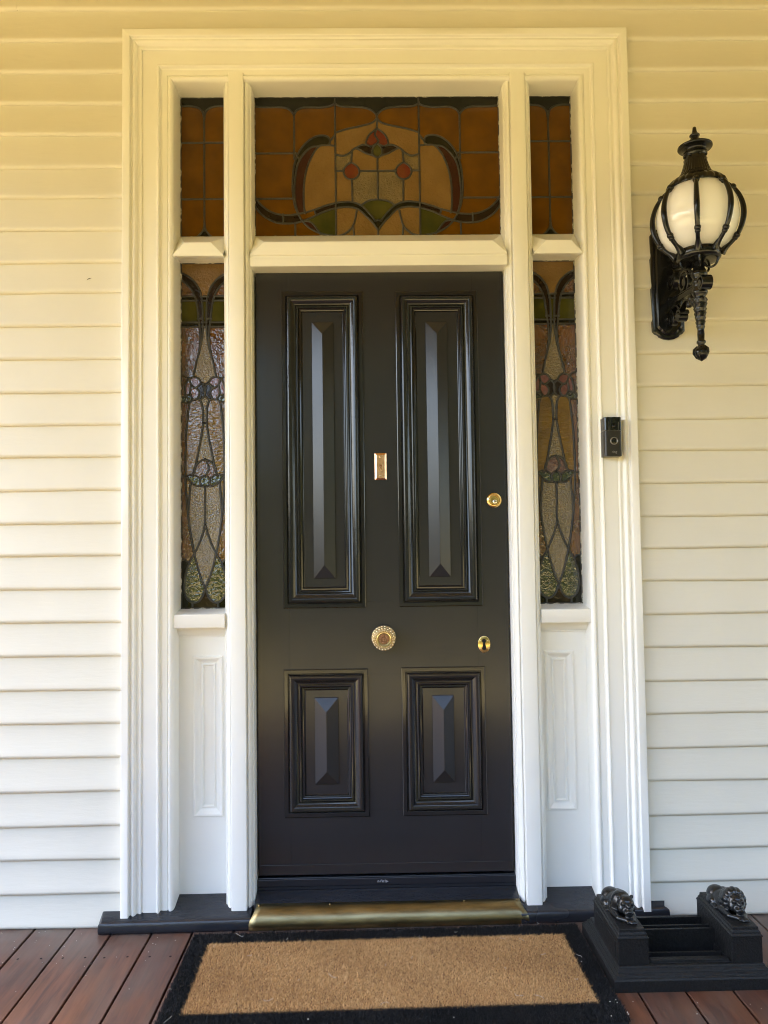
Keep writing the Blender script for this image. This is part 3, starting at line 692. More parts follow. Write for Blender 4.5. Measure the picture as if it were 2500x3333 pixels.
# deadlock cylinder
lc = (.4118, DY, 1.3545)
mb = MB(); mb.lathe([(.0262, 0), (.0262, .003), (.0240, .0062), (.0192, .0085), (.0172, .0085), (.0160, .0070), (.0155, .0070)], lc, 40, 'y')
lock = P(mb, 'deadlock', 'brass', door, smooth=35)
for t, a0, a1 in ((("DEADLOCK"), 150, 30), (("SECURITY"), -140, -40)): pass
mb = MB(); mb.lathe([(.0155, .0060), (.0155, .0082), (.0148, .0088)], lc, 32, 'y'); P(mb, 'lock_barrel', 'brass', lock, smooth=35)
mb = MB(); mb.lathe([(.0070, .008), (.0070, .0105), (.0062, .011)], (lc[0] + .0014, lc[1], lc[2] - .0052), 24, 'y'); P(mb, 'key_plug', 'steel', lock, smooth=35)
mb = MB(); x, z = lc[0] + .0018, lc[2] - .0052
mb.prism([(x - .0002, z + .0035), (x + .0012, z + .001), (x + .0004, z - .001), (x + .0010, z - .004), (x - .0018, z - .004), (x - .0012, z - .001), (x - .0018, z + .0004)], DY - .0108, DY - .0113, 'y'); P(mb, 'key_slot', 'dark', lock)
# copper plate of the old bell push
px0, px1, pz0, pz1 = .0105, .0505, 1.4278, 1.5185
mb = MB(); mb.frame(px0, px1, pz0, pz1, [(0, DY), (0, DY - .0012), (.0065, DY - .0058)], cap=True)
plate = P(mb, 'copper_plate', 'copper', door)
cx = (px0 + px1) / 2
for z in (pz1 - .0135, pz0 + .0135):
    mb = MB(); mb.ball((cx - .001, DY - .0058, z), (.0034, .0018, .0034), u=12, v=8); P(mb, 'plate_screw', 'antique', plate, smooth=60)
mb = MB(); zc = (pz0 + pz1) / 2 + .001
mb.tube([(cx + .0045 * math.cos(t) * (1 - .06 * t), DY - .0064, zc + .0050 * math.sin(t) * (1 - .06 * t)) for t in [k * .42 for k in range(22)]], .0009, 6)
mb.tube([(cx - .0055, DY - .0062, zc - .0065), (cx - .003, DY - .0064, zc - .003), (cx + .001, DY - .0064, zc - .0055), (cx + .003, DY - .0062, zc - .0125)], .0010, 6)
mb.tube([(cx - .0055, DY - .0062, zc + .010), (cx - .003, DY - .0062, zc + .0115)], .0008, 6)
P(mb, 'scroll_mark', 'antique_dark', plate, smooth=60)

# ---------------------------------------------------------------- door sill
sill = thing('door_sill', 'charcoal painted timber sill with a brass covered step under the black door', 'door sill', (XC, 0, 0))
def nose(y0): return [(.12, .0), (y0 + .006, .0), (y0 + .001, .005), (y0 - .0015, .014), (y0 - .0010, .026), (y0 + .0012, .034), (y0 + .0055, .0390), (y0 + .012, .0410), (.00, .0530), (.06, .0685), (.12, .0855)]
for name, x0, x1, y0, y1, cham in (('sill_board', -.874, -.398, -.0665, -.0580, True), ('sill_board', .455, .935, -.0520, -.0420, False)):
    a, b = nose(y0), nose(y1); mb = MB(); rings = []
    for k in range(13):
        t = k / 12; rings.append([(x0 + (x1 - x0) * t, p[0] + (q_[0] - p[0]) * t + (random.uniform(-.0002, .0002) if j not in (0, len(a) - 1) else 0), p[1] + (random.uniform(-.0002, .0002) if p[1] > .001 else 0)) for j, (p, q_) in enumerate(zip(a, b))])
    for i, (x, y, z) in enumerate(rings[0 if cham else -1]):
        rings[0 if cham else -1][i] = (x + (.012 if cham else -.012) * (1 if i in (7, 6) else .0), y, z)
    mb.loops(rings); P(mb, name, 'sill', sill, smooth=45, bevel=.003)
# raised timber at the door and the black weather strip
mb = MB().prism([(-.016, .02), (-.016, .0600), (-.0145, .0635), (.044, .0805), (.047, .0805), (.10, .0805), (.10, .02)], PL + .0475, PR - .0475, 'x')
P(mb, 'step_timber', 'sill', sill, smooth=40)
mb = MB().prism([(.082, .0808), (.049, .0808), (.048, .0825), (.048, .0895), (.051, .0905), (.051, .0920), (.047, .0930), (.047, .1125), (.048, .1140), (.054, .1140), (.055, .1165), (.082, .1165)], PL + .048, PR - .048, 'x')
strip = P(mb, 'weather_strip', 'seal', sill, smooth=30)
mb = MB().box(-.0030, .0395, .0463, .0468, .0965, .1095); st = P(mb, 'sticker', 'sticker', strip)
# brass cover plate: rolled over the nosing, notched around the posts
def brs(y0): return [(y0 + .004, .000), (y0, .004), (y0 - .0035, .014), (y0 - .0035, .024), (y0 + .000, .036), (y0 + .008, .047), (y0 + .018, .0555), (y0 + .028, .0615), (-.014, .0660)]
mb = MB(); rings = []
for k in range(41):
    t = k / 40; y0 = -.0600 + .0105 * t; ring = []
    for j, (y, z) in enumerate(brs(y0)):
        f = max(0, min(1, (z - .030) / .03)); x0 = -.4035 + .018 * f; x1 = .4815 - .022 * f
        ring.append((x0 + (x1 - x0) * t, y + random.uniform(-.0003, .0003), z + random.uniform(-.0003, .0003)))
    rings.append(ring)
nb = len(rings[0])
mb.add([p for r in rings for p in r], [(k * nb + i, k * nb + i + 1, (k + 1) * nb + i + 1, (k + 1) * nb + i) for k in range(40) for i in range(nb - 1)])
bp = P(mb, 'brass_plate', 'brass_step', sill, smooth=60)
so_ = bp.modifiers.new('thick', 'SOLIDIFY'); so_.thickness = .0012; so_.offset = -1
for x, y, z in ((-.392, -.0615, .012), (-.376, -.025, .0645), (.468, -.0505, .012), (.450, -.019, .0650), (-.15, -.024, .0640), (.28, -.020, .0645)):
    mb = MB().ball((x, y, z), (.0036, .0022, .0030), u=10, v=7); P(mb, 'screw', 'patina', bp, smooth=60)

# ---------------------------------------------------------------- lettering
def text(s, size, mat, parent, M4, name='lettering', extrude=.0002, shear=0):
    c = bpy.data.curves.new('txt', 'FONT'); c.body = s; c.size = size; c.extrude = extrude; c.align_x = 'CENTER'; c.align_y = 'CENTER'; c.resolution_u = 4; c.shear = shear
    o = bpy.data.objects.new('txt', c); COL.objects.link(o)
    me = bpy.data.meshes.new_from_object(o.evaluated_get(bpy.context.evaluated_depsgraph_get())); bpy.data.objects.remove(o)
    M4 = Matrix.Translation(-_w(parent)) @ M4; me.transform(M4)
    me.materials.clear(); me.materials.append(M[mat]); me.name = name
    r = bpy.data.objects.new(name, me); COL.objects.link(r); r.parent = parent; return r
FACE = Matrix.Rotation(R(90), 4, 'X')
text('RAVEN', .0105, 'silver', st, Matrix.Translation((.0175, .0461, .103)) @ FACE, shear=.25)
mb = MB(); rr = random.Random(2)
for k in range(16):
    x = .024 + rr.gauss(0, .005); z = .103 + rr.gauss(0, .0028); a = rr.uniform(.001, .0026); mb.box(x - a, x + a, .0459, .04625, max(.0972, z - a * .6), min(.1088, z + a * .6))
P(mb, 'worn_patch', 'silver', st)

# ---------------------------------------------------------------- video doorbell
bx0, bx1, bz0, bz1, by0, by1 = .7575, .8135, 1.4865, 1.6140, -.0235, -.0675
bell = thing('video_doorbell', 'black video doorbell with a round button screwed to the white door frame', 'doorbell', ((bx0 + bx1) / 2, by0, bz0))
def rrect(x0, x1, y0, y1, r, n=5):   # rounded only at the front corners (y1 side)
    pts = [(x0, y0), (x1, y0)]
    for cx, a0 in ((x1 - r, 0), (x0 + r, 90)):
        for k in range(n + 1):
            a = R(a0 + 90 * k / n); pts.append((cx + r * math.cos(a), y1 + r - r * math.sin(a)))
    return pts
zs = bz0 + .0835
mb = MB().prism(rrect(bx0, bx1, by0, by1, .0075), bz0, zs, 'z'); bb = P(mb, 'lower_body', 'bell_body', bell, smooth=40, bevel=.0008)
mb = MB().prism(rrect(bx0, bx1, by0, by1 + .0003, .0075), zs + .0008, bz1, 'z'); cm = P(mb, 'camera_housing', 'bell_black', bell, smooth=40, bevel=.0012)
mb = MB().box(bx0 + .0006, bx1 - .0006, by0, by1 + .002, zs - .0004, zs + .0012); P(mb, 'seam', 'bell_ring', bell)
cb_ = ((bx0 + bx1) / 2 + .002, by1, 0)
mb = MB(); mb.lathe([(.0105, -.001), (.0105, .0006), (.0085, .0006), (.0075, -.0006)], (cb_[0], by1, zs + .015), 32, 'y'); ln = P(mb, 'lens', 'bell_black', cm, smooth=30)
mb = MB(); mb.ball((cb_[0], by1 + .002, zs + .015), (.0062, .004, .0062)); P(mb, 'lens_glass', 'bell_black', cm, smooth=60)
for sx in (-.0155, .0155):
    mb = MB().box(cb_[0] + sx - .0003, cb_[0] + sx + .0003, by1 - .0002, by1 + .001, zs + .002, zs + .028); P(mb, 'window_line', 'bell_ring', cm)
mb = MB(); mb.lathe([(.0128, -.001), (.0128, .0010), (.0118, .0016), (.0100, .0016), (.0092, .0008), (.0092, -.001)], (cb_[0], by1, bz0 + .0495), 40, 'y', cap=False); P(mb, 'button_ring', 'bell_ring', bell, smooth=30)
mb = MB(); mb.lathe([(.0090, -.001), (.0090, .0004), (.0080, .0009)], (cb_[0], by1, bz0 + .0495), 32, 'y'); P(mb, 'button', 'bell_black', bell, smooth=30)
text('ring', .0112, 'bell_text', bb, Matrix.Translation((cb_[0], by1 - .0002, bz0 + .0135)) @ FACE)

# ---------------------------------------------------------------- wall lantern
LX, LY = .997, -.262
lan = thing('wall_lantern', 'ornate black wall lantern with a white globe in a ribbed cage on a scrolled bracket', 'lantern', (LX, -.016, 1.88))
def outline(hw, top, bot):
    h = [(0, bot), (hw * .35, bot + .003), (hw * .62, bot + .010), (hw * .68, bot + .016), (hw * .86, bot + .020), (hw, bot + .029)]
    t = [(x, top - (z - bot)) for x, z in reversed(h)]
    r = h + t
    return [(LX - .001 + x, z) for x, z in r] + [(LX - .001 - x, z) for x, z in reversed(r) if x > 0]
mb = MB(); zt, zb = 2.262, 1.879
lo = outline(.0535, zt, zb); li = outline(.0490, zt - .005, zb + .005); l3 = outline(.0425, zt - .012, zb + .012); l4 = outline(.0375, zt - .017, zb + .017)
mb.loops([[(x, y, z) for x, z in o] for o, y in ((lo, -.004), (lo, -.018), (li, -.0215), (l3, -.0225), (l3, -.028), (l4, -.0325))])
bpz = P(mb, 'backplate', 'iron', lan, smooth=25)
for z in (1.942, 2.165):
    mb = MB(); mb.lathe([(.008, .032), (.0075, .037), (.003, .045), (.0012, .047)], (LX - .012, 0, z), 14, 'y'); P(mb, 'bolt', 'iron', bpz, smooth=40)
def spiral(y, z, r0, r1, a0, a1, n=30): return [(LX, y + (r0 + (r1 - r0) * k / n) * math.cos(R(a0 + (a1 - a0) * k / n)), z + (r0 + (r1 - r0) * k / n) * math.sin(R(a0 + (a1 - a0) * k / n))) for k in range(n + 1)]
mb = MB(); NX_ = (1, 0, 0)
mb.strip([(LX, -.03, 1.994), (LX, -.12, 1.986), (LX, -.25, 1.976)], NX_, .016, .017)
mb.strip([(LX, -.03, 2.003), (LX, -.12, 1.9955), (LX, -.25, 1.9855)], NX_, .022, .004)
for pts, wd in ((spiral(-.060, 2.060, .056, .014, -75, 430), .020), (spiral(-.160, 2.024, .042, .012, 230, -240), .018), (spiral(-.047, 2.145, .030, .009, -60, 330), .018),
                (spiral(-.055, 1.936, .028, .009, 60, 520), .018), (spiral(-.128, 1.925, .020, .008, 170, -240), .030), (spiral(-.300, 1.972, .024, .009, 20, 460), .032),
                ([(LX, -.041, 1.960), (LX, -.075, 1.972), (LX, -.105, 1.966), (LX, -.128, 1.945)], .018), ([(LX, -.128, 1.945), (LX, -.165, 1.963), (LX, -.20, 1.955), (LX, -.245, 1.945)], .018),
                ([(LX, -.10, 2.085), (LX, -.135, 2.075), (LX, -.175, 2.063), (LX, -.205, 2.035)], .016), ([(LX, -.035, 2.115), (LX, -.06, 2.118), (LX, -.085, 2.105)], .016)):
    mb.strip(bez(pts, 3) if len(pts) < 8 else pts, NX_, wd, .0075)
for y, z, r, wdt in ((-.128, 1.925, .010, .026), (-.300, 1.972, .011, .028), (-.060, 2.060, .014, .012), (-.160, 2.024, .012, .012), (-.055, 1.936, .010, .012)):
    n = 18; mb.loops([[(LX + sx * wdt, y + r * math.cos(2 * math.pi * k / n), z + r * math.sin(2 * math.pi * k / n)) for k in range(n)] for sx in (-.6, .6)])
for y, z, s in ((-.205, 1.955, .016), (-.185, 1.945, .012), (-.222, 1.940, .014)): mb.ball((LX, y, z), (s * .9, s, s), u=10, v=7)
P(mb, 'bracket', 'iron', lan, smooth=35, bevel=.0012)
# torch stem
def acan(a, h):
    if 1.84 < h < 1.937:
        row = (h - 1.84) / .0135; k = math.floor(row); f = row - k
        return 1 - .05 + .24 * (f ** 1.3) * abs(math.cos(2 * a + (k % 2) * math.pi / 2)) ** 1.5
    return 1
zl = [1.937 - i * .0027 for i in range(36)]
stem = [(.016, 2.048), (.017, 2.030), (.0215, 2.022), (.0240, 2.014), (.0240, 2.008), (.0200, 2.002), (.0190, 1.996), (.0225, 1.990), (.0225, 1.985), (.0195, 1.980), (.0195, 1.968), (.0225, 1.962), (.0235, 1.956), (.0215, 1.950), (.0165, 1.944), (.0165, 1.940)]
stem += [(.0095 + (.0205 - .0095) * ((z - 1.84) / .097) ** .9, z) for z in zl if z > 1.841]
stem += [(.0098, 1.838), (.0105, 1.830), (.0098, 1.812), (.0130, 1.808), (.0132, 1.803), (.0100, 1.799), (.0095, 1.795), (.0140, 1.790), (.0195, 1.782), (.0210, 1.774), (.0185, 1.764), (.0120, 1.755), (.0050, 1.750), (.0008, 1.747)]
mb = MB(); mb.lathe(stem[::-1], (LX, LY, 0), 40, 'z', acan)
for k in range(5):
    a = 2 * math.pi * k / 5 + .3; mb.tube([(LX + r * math.cos(a), LY + r * math.sin(a), z) for r, z in ((.012, 1.793), (.0205, 1.783), (.0215, 1.772), (.014, 1.758), (.003, 1.75))], [.002, .0042, .004, .003, .001], 6)
P(mb, 'torch_stem', 'iron', lan, smooth=50)
# cup, arms, ring under the globe
mb = MB(); mb.lathe([(.010, 2.050), (.040, 2.052), (.056, 2.053), (.0605, 2.055), (.0630, 2.059), (.0640, 2.060), (.0640, 2.079), (.0625, 2.083), (.05, 2.084)], (LX, LY, 0), 48)
for k in range(5):
    a = R(-110 + 72 * k); mb.tube(bez([(LX + r * math.cos(a), LY + r * math.sin(a), z) for r, z in ((.056, 2.056), (.053, 2.040), (.044, 2.030), (.033, 2.028), (.022, 2.034), (.016, 2.044))], 4), .0036, 8)
P(mb, 'cup', 'iron', lan, smooth=45)
gl = [(.046, 2.078), (.062, 2.083), (.078, 2.094), (.092, 2.109), (.104, 2.128), (.112, 2.149), (.1165, 2.172), (.1170, 2.195), (.1135, 2.218), (.106, 2.240), (.095, 2.259), (.082, 2.274), (.068, 2.284)]
mb = MB(); g2 = bez(gl, 3); mb.lathe(g2, (LX, LY, 0), 56); P(mb, 'globe', 'opal', lan, smooth=70)
rib = [(.084, 2.278), (.1015, 2.262), (.116, 2.240), (.1255, 2.213), (.1285, 2.186), (.1250, 2.158), (.1160, 2.131), (.1030, 2.109), (.088, 2.093), (.074, 2.081), (.064, 2.070)]
for k in range(8):
    a = R(-113.5 + 45 * k); ca, sa = math.cos(a), math.sin(a); pt = lambda r, z: (LX + r * ca, LY + r * sa, z)
    mb = MB(); p2 = bez(rib, 4); n2 = len(p2)
    rad = [.0062 + .0024 * max(0, 1 - abs(i - n2 * .42) / (n2 * .28)) + (.008 * max(0, (i - n2 * .80) / (n2 * .2))) for i in range(n2)]
    mb.tube([pt(*q_) for q_ in p2], rad, 8)
    for r, z, s in ((.1005, 2.263, .0105), (.1035, 2.2555, .008), (.1075, 2.1165, .0100), (.1025, 2.1085, .0085)): mb.ball(pt(r, z), s, u=10, v=7)
    P(mb, 'cage_rib', 'iron', lan, smooth=60)
# cap with gadroons and fluted neck, brim and finial
def capmod(a, h):
    if 2.268 < h < 2.308: return 1 + .05 * abs(math.sin(12 * a))
    if 2.316 < h < 2.358: return 1 + .05 * abs(math.sin(15 * a))
    if 2.308 <= h <= 2.316: return 1 + .05 * abs(math.sin(20 * a))
    return 1
cap = [(.066, 2.272), (.083, 2.268), (.0855, 2.2725), (.0850, 2.2800), (.0815, 2.2880), (.0740, 2.2960), (.0640, 2.3030), (.0545, 2.3070), (.0515, 2.3085), (.0520, 2.3125), (.0500, 2.3155), (.0462, 2.3170), (.0425, 2.3250), (.0378, 2.3370), (.0340, 2.3500), (.0322, 2.3575), (.0330, 2.3600), (.0338, 2.3640), (.0322, 2.3680), (.0318, 2.3760), (.0345, 2.3790), (.0348, 2.3830), (.0325, 2.3860), (.0325, 2.3930), (.0355, 2.3970), (.042, 2.4000)]
mb = MB(); mb.lathe(cap, (LX, LY, 0), 120, 'z', capmod); 
capo = P(mb, 'cap', 'iron', lan, smooth=50)
mb = MB(); mb.lathe([(.030, 2.398), (.048, 2.4005), (.0505, 2.4035), (.0500, 2.4075), (.044, 2.4105), (.030, 2.4155), (.0215, 2.4200), (.0180, 2.4260), (.0130, 2.4320), (.0095, 2.4350), (.0115, 2.4370), (.0150, 2.4405), (.0152, 2.4430), (.0120, 2.4465), (.0085, 2.4485), (.0078, 2.4510), (.0062, 2.4580), (.0052, 2.4670), (.0030, 2.4690), (.0005, 2.4695)], (LX, LY, 0), 48)
P(mb, 'finial', 'iron', lan, smooth=50)
for k in range(8):
    a = R(-91 + 45 * k); mb = MB(); mb.ball((LX + .0335 * math.cos(a), LY + .0335 * math.sin(a), 2.3725), .0036, u=8, v=6); P(mb, 'neck_stud', 'iron', capo, smooth=60)

# ---------------------------------------------------------------- boot scraper
BX0, BX1, BY0, BY1 = .634, 1.072, -.432, -.108
scr = thing('boot_scraper', 'black cast iron boot scraper with two lions lying on its raised ends', 'boot scraper', ((BX0 + BX1) / 2, (BY0 + BY1) / 2, 0))
mb = MB(); L = []
for i, z in ((.000, .0), (.000, .030), (.0035, .0345), (.006, .0350), (.007, .0385), (.011, .0420), (.0125, .0425), (.0135, .0470), (.018, .0510), (.0195, .0515), (.0205, .0560), (.023, .0585), (.027, .0590)):
    L.append((BX0 + i, BX1 - i, BY0 + i, BY1 - i, z))
px0, px1, py0, py1 = .742, .962, -.375, -.155
L += [(px0, px1, py0, py1, .0590), (px0 + .003, px1 - .003, py0 + .004, py1 - .004, .012)]
mb.rects(L); base = P(mb, 'base', 'iron_rough', scr, bevel=.0009)
mb = MB().box(.745, .960, -.3985, -.3800, .0585, .0665).box(.728, .978, -.4000, -.3785, .0580, .0610); P(mb, 'front_lip', 'iron_rough', scr, bevel=.002)
mb = MB().box(.737, .968, -.350, -.343, .013, .061); P(mb, 'tray_wall', 'iron_rough', scr, bevel=.001)
mb = MB().box(.737, .968, -.296, -.288, .014, .098); P(mb, 'scraper_blade', 'iron_rough', scr, bevel=.001)
mb = MB().box(.737, .968, -.262, -.255, .060, .092).box(.737, .968, -.205, -.193, .020, .088); P(mb, 'scraper_blade', 'iron_rough', scr, bevel=.001)
def lion(x, z, mane, flip):
    b = MB()
    def e(c, r, head=False):      # stocky proportions; the head is enlarged about its own centre
        c = Vector(c); r = Vector(r)
        if c.y < -.022 and c.z > .0125 and abs(c.x - .007) < .03:
            o = Vector((.007, -.044, .029)); c = o + Vector(((c.x - o.x) * 1.36, (c.y - o.y) * 1.3, (c.z - o.z) * 1.48)); r = Vector((r.x * 1.36, r.y * 1.3, r.z * 1.48)); c.z += .0035; c.y += .006
        else:
            c = Vector((c.x * 1.10, c.y * .86, c.z * 1.0)); r = Vector((r.x * 1.22, r.y * .98, r.z * 1.05))
        b.ball((x + c.x, -.2935 + c.y, z + c.z), tuple(r), None, 16, 11)
    e((-.006, .062, .020), (.023, .030, .024)); e((.012, .058, .018), (.020, .030, .021)); e((-.002, .025, .020), (.022, .048, .021)); e((0, -.008, .023), (.0245, .028, .0245))
    e((.003, -.024, .030), (.021, .022, .021))
    hx, hy, hz = .007, -.044, .031
    e((hx, hy, hz), (.0178, .0175, .0180)); e((hx + .0005, hy - .015, hz - .0075), (.0108, .0125, .0088)); e((hx + .0005, hy - .016, hz - .0125), (.0080, .0095, .0055)); e((hx, hy - .012, hz + .003), (.0052, .0125, .0060))
    for s in (-1, 1):
        e((hx + s * .0138, hy + .003, hz + .0138), (.0040, .0034, .0038)); e((hx + s * .0075, hy - .0125, hz + .0068), (.0050, .0050, .0030)); e((hx + s * .0105, hy - .007, hz - .004), (.0070, .0080, .0080)); e((hx + s * .0048, hy - .0215, hz - .0070), (.0048, .0052, .0042))
    e((hx, hy - .0265, hz - .0035), (.0038, .0030, .0026))
    if mane:
        for k in range(11):
            a = R(-35 + 250 * k / 10); e((hx + .0190 * math.cos(a), hy + .010, hz + .0185 * math.sin(a)), (.0072, .0130, .0072))
        for k in range(8):
            a = R(-10 + 200 * k / 7); e((hx + .0165 * math.cos(a), hy + .022, hz - .002 + .0165 * math.sin(a)), (.008, .013, .008))
    def cap_(p, q_, r0, r1):
        for k in range(8):
            t = k / 7; e(tuple(p[i] + (q_[i] - p[i]) * t for i in range(3)), (r0 + (r1 - r0) * t,) * 3)
    cap_((-.020, -.012, .010), (-.016, -.062, .0068), .0105, .0072); cap_((-.016, -.062, .0065), (.004, -.082, .0060), .0072, .0068)
    cap_((.022, -.012, .010), (.022, -.060, .0068), .0105, .0074); cap_((.022, -.060, .0066), (.012, -.086, .0062), .0074, .0070)
    e((.006, -.084, .0062), (.0088, .0098, .0058)); e((.014, -.089, .0062), (.0085, .0095, .0058))
    for k in (-1, 0, 1): e((.014 + k * .005, -.0975, .0045), (.0026, .0034, .0034)); e((.005 + k * .005, -.0925, .0045), (.0026, .0034, .0034))
    e((-.026, .040, .012), (.0115, .024, .0140)); e((-.029, .018, .0062), (.0075, .020, .0058)); e((.028, .046, .010), (.009, .022, .0120))
    for k in (-1, 0, 1): e((-.029 + k * .0045, -.001, .0045), (.0024, .0036, .0034))
    cap_((-.012, .088, .010), (.020, .090, .006), .0042, .0036); cap_((.020, .090, .006), (.033, .062, .005), .0036, .0036)
    for k in range(3): e((-.020, .036 + k * .0, .020), (.006, .012, .010))
    tmp = b.build('lion_tmp', 'iron_lion')
    md = tmp.modifiers.new('r', 'REMESH'); md.mode = 'VOXEL'; md.voxel_size = .0014
    s_ = tmp.modifiers.new('s', 'SMOOTH'); s_.factor = .5; s_.iterations = 7
    me = bpy.data.meshes.new_from_object(tmp.evaluated_get(bpy.context.evaluated_depsgraph_get())); bpy.data.objects.remove(tmp)
    me.shade_smooth(); return me
for x0, x1, mane, lab in ((.654, .737, False, 'smooth headed lion'), (.966, 1.049, True, 'thick maned lion')):
    y0, y1 = -.405, -.176
    mb = MB(); i = 0
    mb.rects([(x0, x1, y0, y1, .058), (x0, x1, y0, y1, .126), (x0 - .0015, x1 + .0015, y0 - .0015, y1 + .0015, .1265), (x0 - .0015, x1 + .0015, y0 - .0015, y1 + .0015, .130), (x0 + .002, x1 - .002, y0 + .002, y1 - .002, .1335), (x0 + .0025, x1 - .0025, y0 + .0025, y1 - .0025, .1385), (x0 + .006, x1 - .006, y0 + .006, y1 - .006, .1425), (x0 + .0065, x1 - .0065, y0 + .0065, y1 - .0065, .1495), (x0 + .008, x1 - .008, y0 + .008, y1 - .008, .1510)])
    s = -1 if x0 < .8 else 1
    xo = x0 if s < 0 else x1
    mb.box(min(xo + s * .0020, xo - s * .001), max(xo + s * .0020, xo - s * .001), y0 + .02, y1 - .02, .070, .112)
    ped = P(mb, 'pedestal', 'iron_rough', scr, bevel=.0009)
    me = lion((x0 + x1) / 2 - .002, .1500, mane, 1)
    me.transform(Matrix.Translation(-_w(ped))); me.materials.clear(); me.materials.append(M['iron_lion'])
    lo_ = bpy.data.objects.new('lion', me); COL.objects.link(lo_); lo_.parent = ped; lo_['label'] = lab + ' lying with crossed paws'

# ---------------------------------------------------------------- doormat
mat = thing('doormat', 'rectangular coir doormat, tan with a black border, lying before the door', 'doormat', (.0315, -.335, 0), R(.75))
HX, HY0, HY1 = .596, -.243, .250     # local extents
IX, IY0, IY1 = .5375, -.166, .1865
MB().box(-HX + .004, HX - .004, HY0 + .004, HY1 - .004, .0008, .009).build('backing', 'mat_edge', mat)
def fibres(name, n, regions, mats, seed, h, wmul=1.0, base=None):
    r = np.random.RandomState(seed); A = np.array([(b - a) * (d - c) for a, b, c, d in regions]); pick = r.choice(len(regions), n, p=A / A.sum())
    g = np.array(regions)[pick]; x = g[:, 0] + (g[:, 1] - g[:, 0]) * r.rand(n); y = g[:, 2] + (g[:, 3] - g[:, 2]) * r.rand(n)
    wob = .0022 * np.sin(y * 90 + 1) ; x = x + r.normal(0, .0010, n); y = y + r.normal(0, .0012, n)
    th = r.rand(n) * 2 * np.pi; lean = np.abs(r.normal(.0062, .0036, n)); hh = h * r.uniform(.62, 1.08, n)
    clump = .5 + .5 * np.sin(x * 170 + 2.1 * np.sin(y * 90)) * np.sin(y * 190 + 1.7 * np.sin(x * 110)); hh *= .88 + .16 * clump
    wv = r.uniform(.0004, .00085, n) * wmul; z0 = np.full(n, .008)
    dx, dy = np.cos(th), np.sin(th); ph = r.rand(n) * np.pi; ax, ay = np.cos(ph), np.sin(ph)
    b0 = np.stack([x - ax * wv, y - ay * wv, z0], 1); b1 = np.stack([x + ax * wv, y + ay * wv, z0], 1)
    mx, my, mz = x + dx * lean * .35, y + dy * lean * .35, .008 + (hh) * .6
    m0 = np.stack([mx - ax * wv * .8, my - ay * wv * .8, mz], 1); m1 = np.stack([mx + ax * wv * .8, my + ay * wv * .8, mz], 1)
    t = np.stack([x + dx * lean, y + dy * lean, .008 + hh], 1)
    V = np.stack([b0, b1, m1, m0, t], 1).reshape(-1, 3); k = np.arange(n)[:, None] * 5
    quads = k + np.array([0, 1, 2, 3]); tris = k + np.array([3, 2, 4])
    li = np.concatenate([quads, tris], 1).ravel(); ls = (np.arange(n)[:, None] * 7 + np.array([0, 4])).ravel()
    me = bpy.data.meshes.new(name); me.vertices.add(n * 5); me.vertices.foreach_set('co', V.ravel()); me.loops.add(n * 7); me.loops.foreach_set('vertex_index', li)
    me.polygons.add(n * 2); me.polygons.foreach_set('loop_start', ls); me.update()
    at = me.attributes.new('tint', 'FLOAT', 'POINT'); at.data.foreach_set('value', np.repeat(np.clip(r.normal(.47, .31, n) + .13 * np.sin(x * 9 + 1.3 * np.sin(y * 14)) * np.sin(y * 11 + 2 * np.sin(x * 5)) - .10 * (1 - clump), 0, 1), 5))
    me.materials.append(M[mats]); o = bpy.data.objects.new(name, me); COL.objects.link(o); o.parent = mat; return o
MB().box(-IX, IX, IY0, IY1, .009, .0120).build('pile_base', 'coir_base', mat)
fibres('tan_pile', 170000, [(-IX, IX, IY0, IY1)], 'coir', 1, .0105, 1.05)
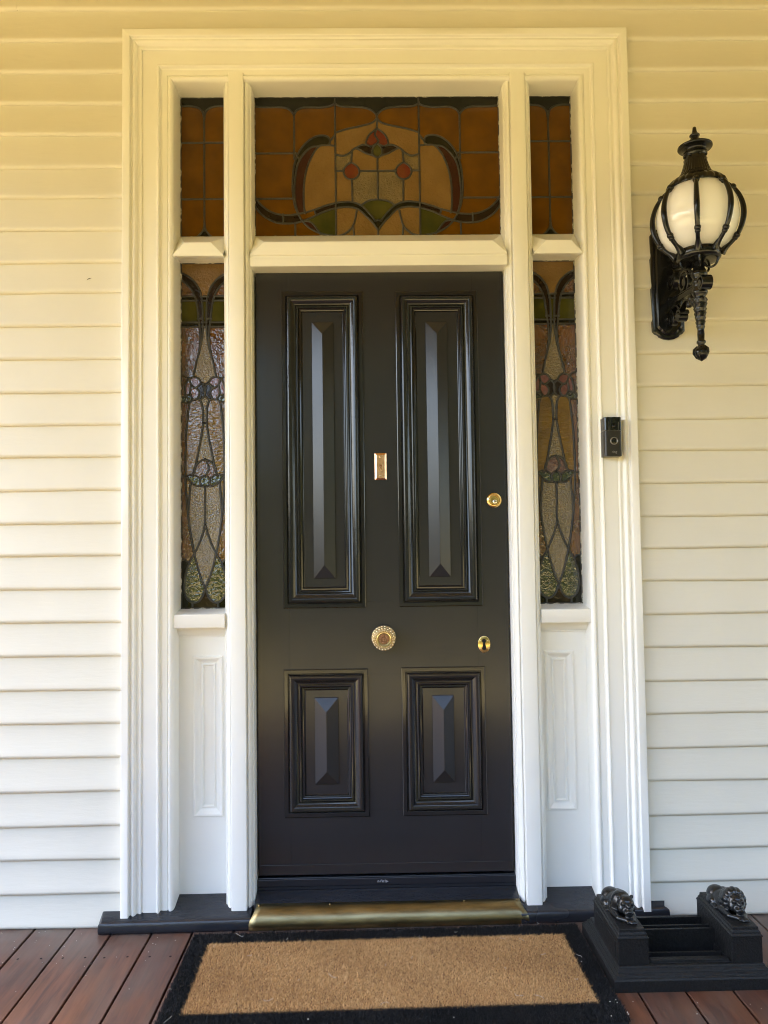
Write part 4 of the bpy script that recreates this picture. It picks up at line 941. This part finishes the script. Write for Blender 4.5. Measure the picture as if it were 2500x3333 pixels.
fibres('black_border', 80000, [(-HX, HX, IY1, HY1), (-HX, HX, HY0, IY0), (-HX, -IX, IY0, IY1), (IX, HX, IY0, IY1)], 'coir_black', 2, .0105)
mb = MB(); rr = random.Random(21)
for k in range(26):
    x, y = rr.uniform(-HX, HX), rr.uniform(HY0, HY1); a = rr.uniform(0, 6); l = rr.uniform(.004, .016); c = rr.uniform(-1.2, 1.2)
    mb.tube([(x + l * t * math.cos(a + c * t), y + l * t * math.sin(a + c * t), .0215 + .001 * math.sin(3 * t)) for t in (-1, -.5, 0, .5, 1)], .00035, 5)
for k in range(9):
    x, y = rr.choice((rr.uniform(IX, HX), rr.uniform(-IX, IX))), rr.uniform(HY0, IY0); mb.ball((x, y, .0215), (rr.uniform(.0012, .003), .0015, .001), u=7, v=5)
mb.build('lint', 'lint', mat)['kind'] = 'stuff'

mb = MB(); rr = random.Random(33)
for k in range(60):
    x, y = (rr.uniform(-1.25, -.6), -abs(rr.gauss(0, .16)) - .02) if k % 3 else (rr.uniform(.62, 1.3), rr.uniform(-.75, -.45)); mb.ball((x, y, .0012), (rr.uniform(.0006, .0022), rr.uniform(.0006, .0015), .0007), u=6, v=4)
mb.build('grit', 'lint', deck)['kind'] = 'stuff'

# ---------------------------------------------------------------- small debris stuck to the paint
def sliver(pts, r, name, label, cat):
    mb = MB(); mb.tube(pts, r, 6); o = mb.build(name, 'seed', smooth=60); return tag(o, label, cat)
sliver([(-.936, -.0125, 2.098), (-.930, -.014, 2.1018), (-.926, -.0135, 2.1035), (-.921, -.0125, 2.1030)], [.0004, .0011, .0009, .0003], 'grass_seed', 'tiny dark grass seed stuck to the yellow boards left of the door frame', 'grass seed')
sliver([(.9850, -.0125, 1.297), (.9872, -.014, 1.305), (.9905, -.0125, 1.306)], [.0005, .0011, .0004], 'grass_seed', 'tiny dark grass seed stuck to the boards below the wall lantern', 'grass seed')
sliver([(-.650, -.0425, 2.928), (-.6435, -.0435, 2.9235), (-.640, -.0425, 2.919)], [.0003, .0010, .0004], 'grass_seed', 'tiny dark grass seed stuck on the white moulding above the doorway', 'grass seed')
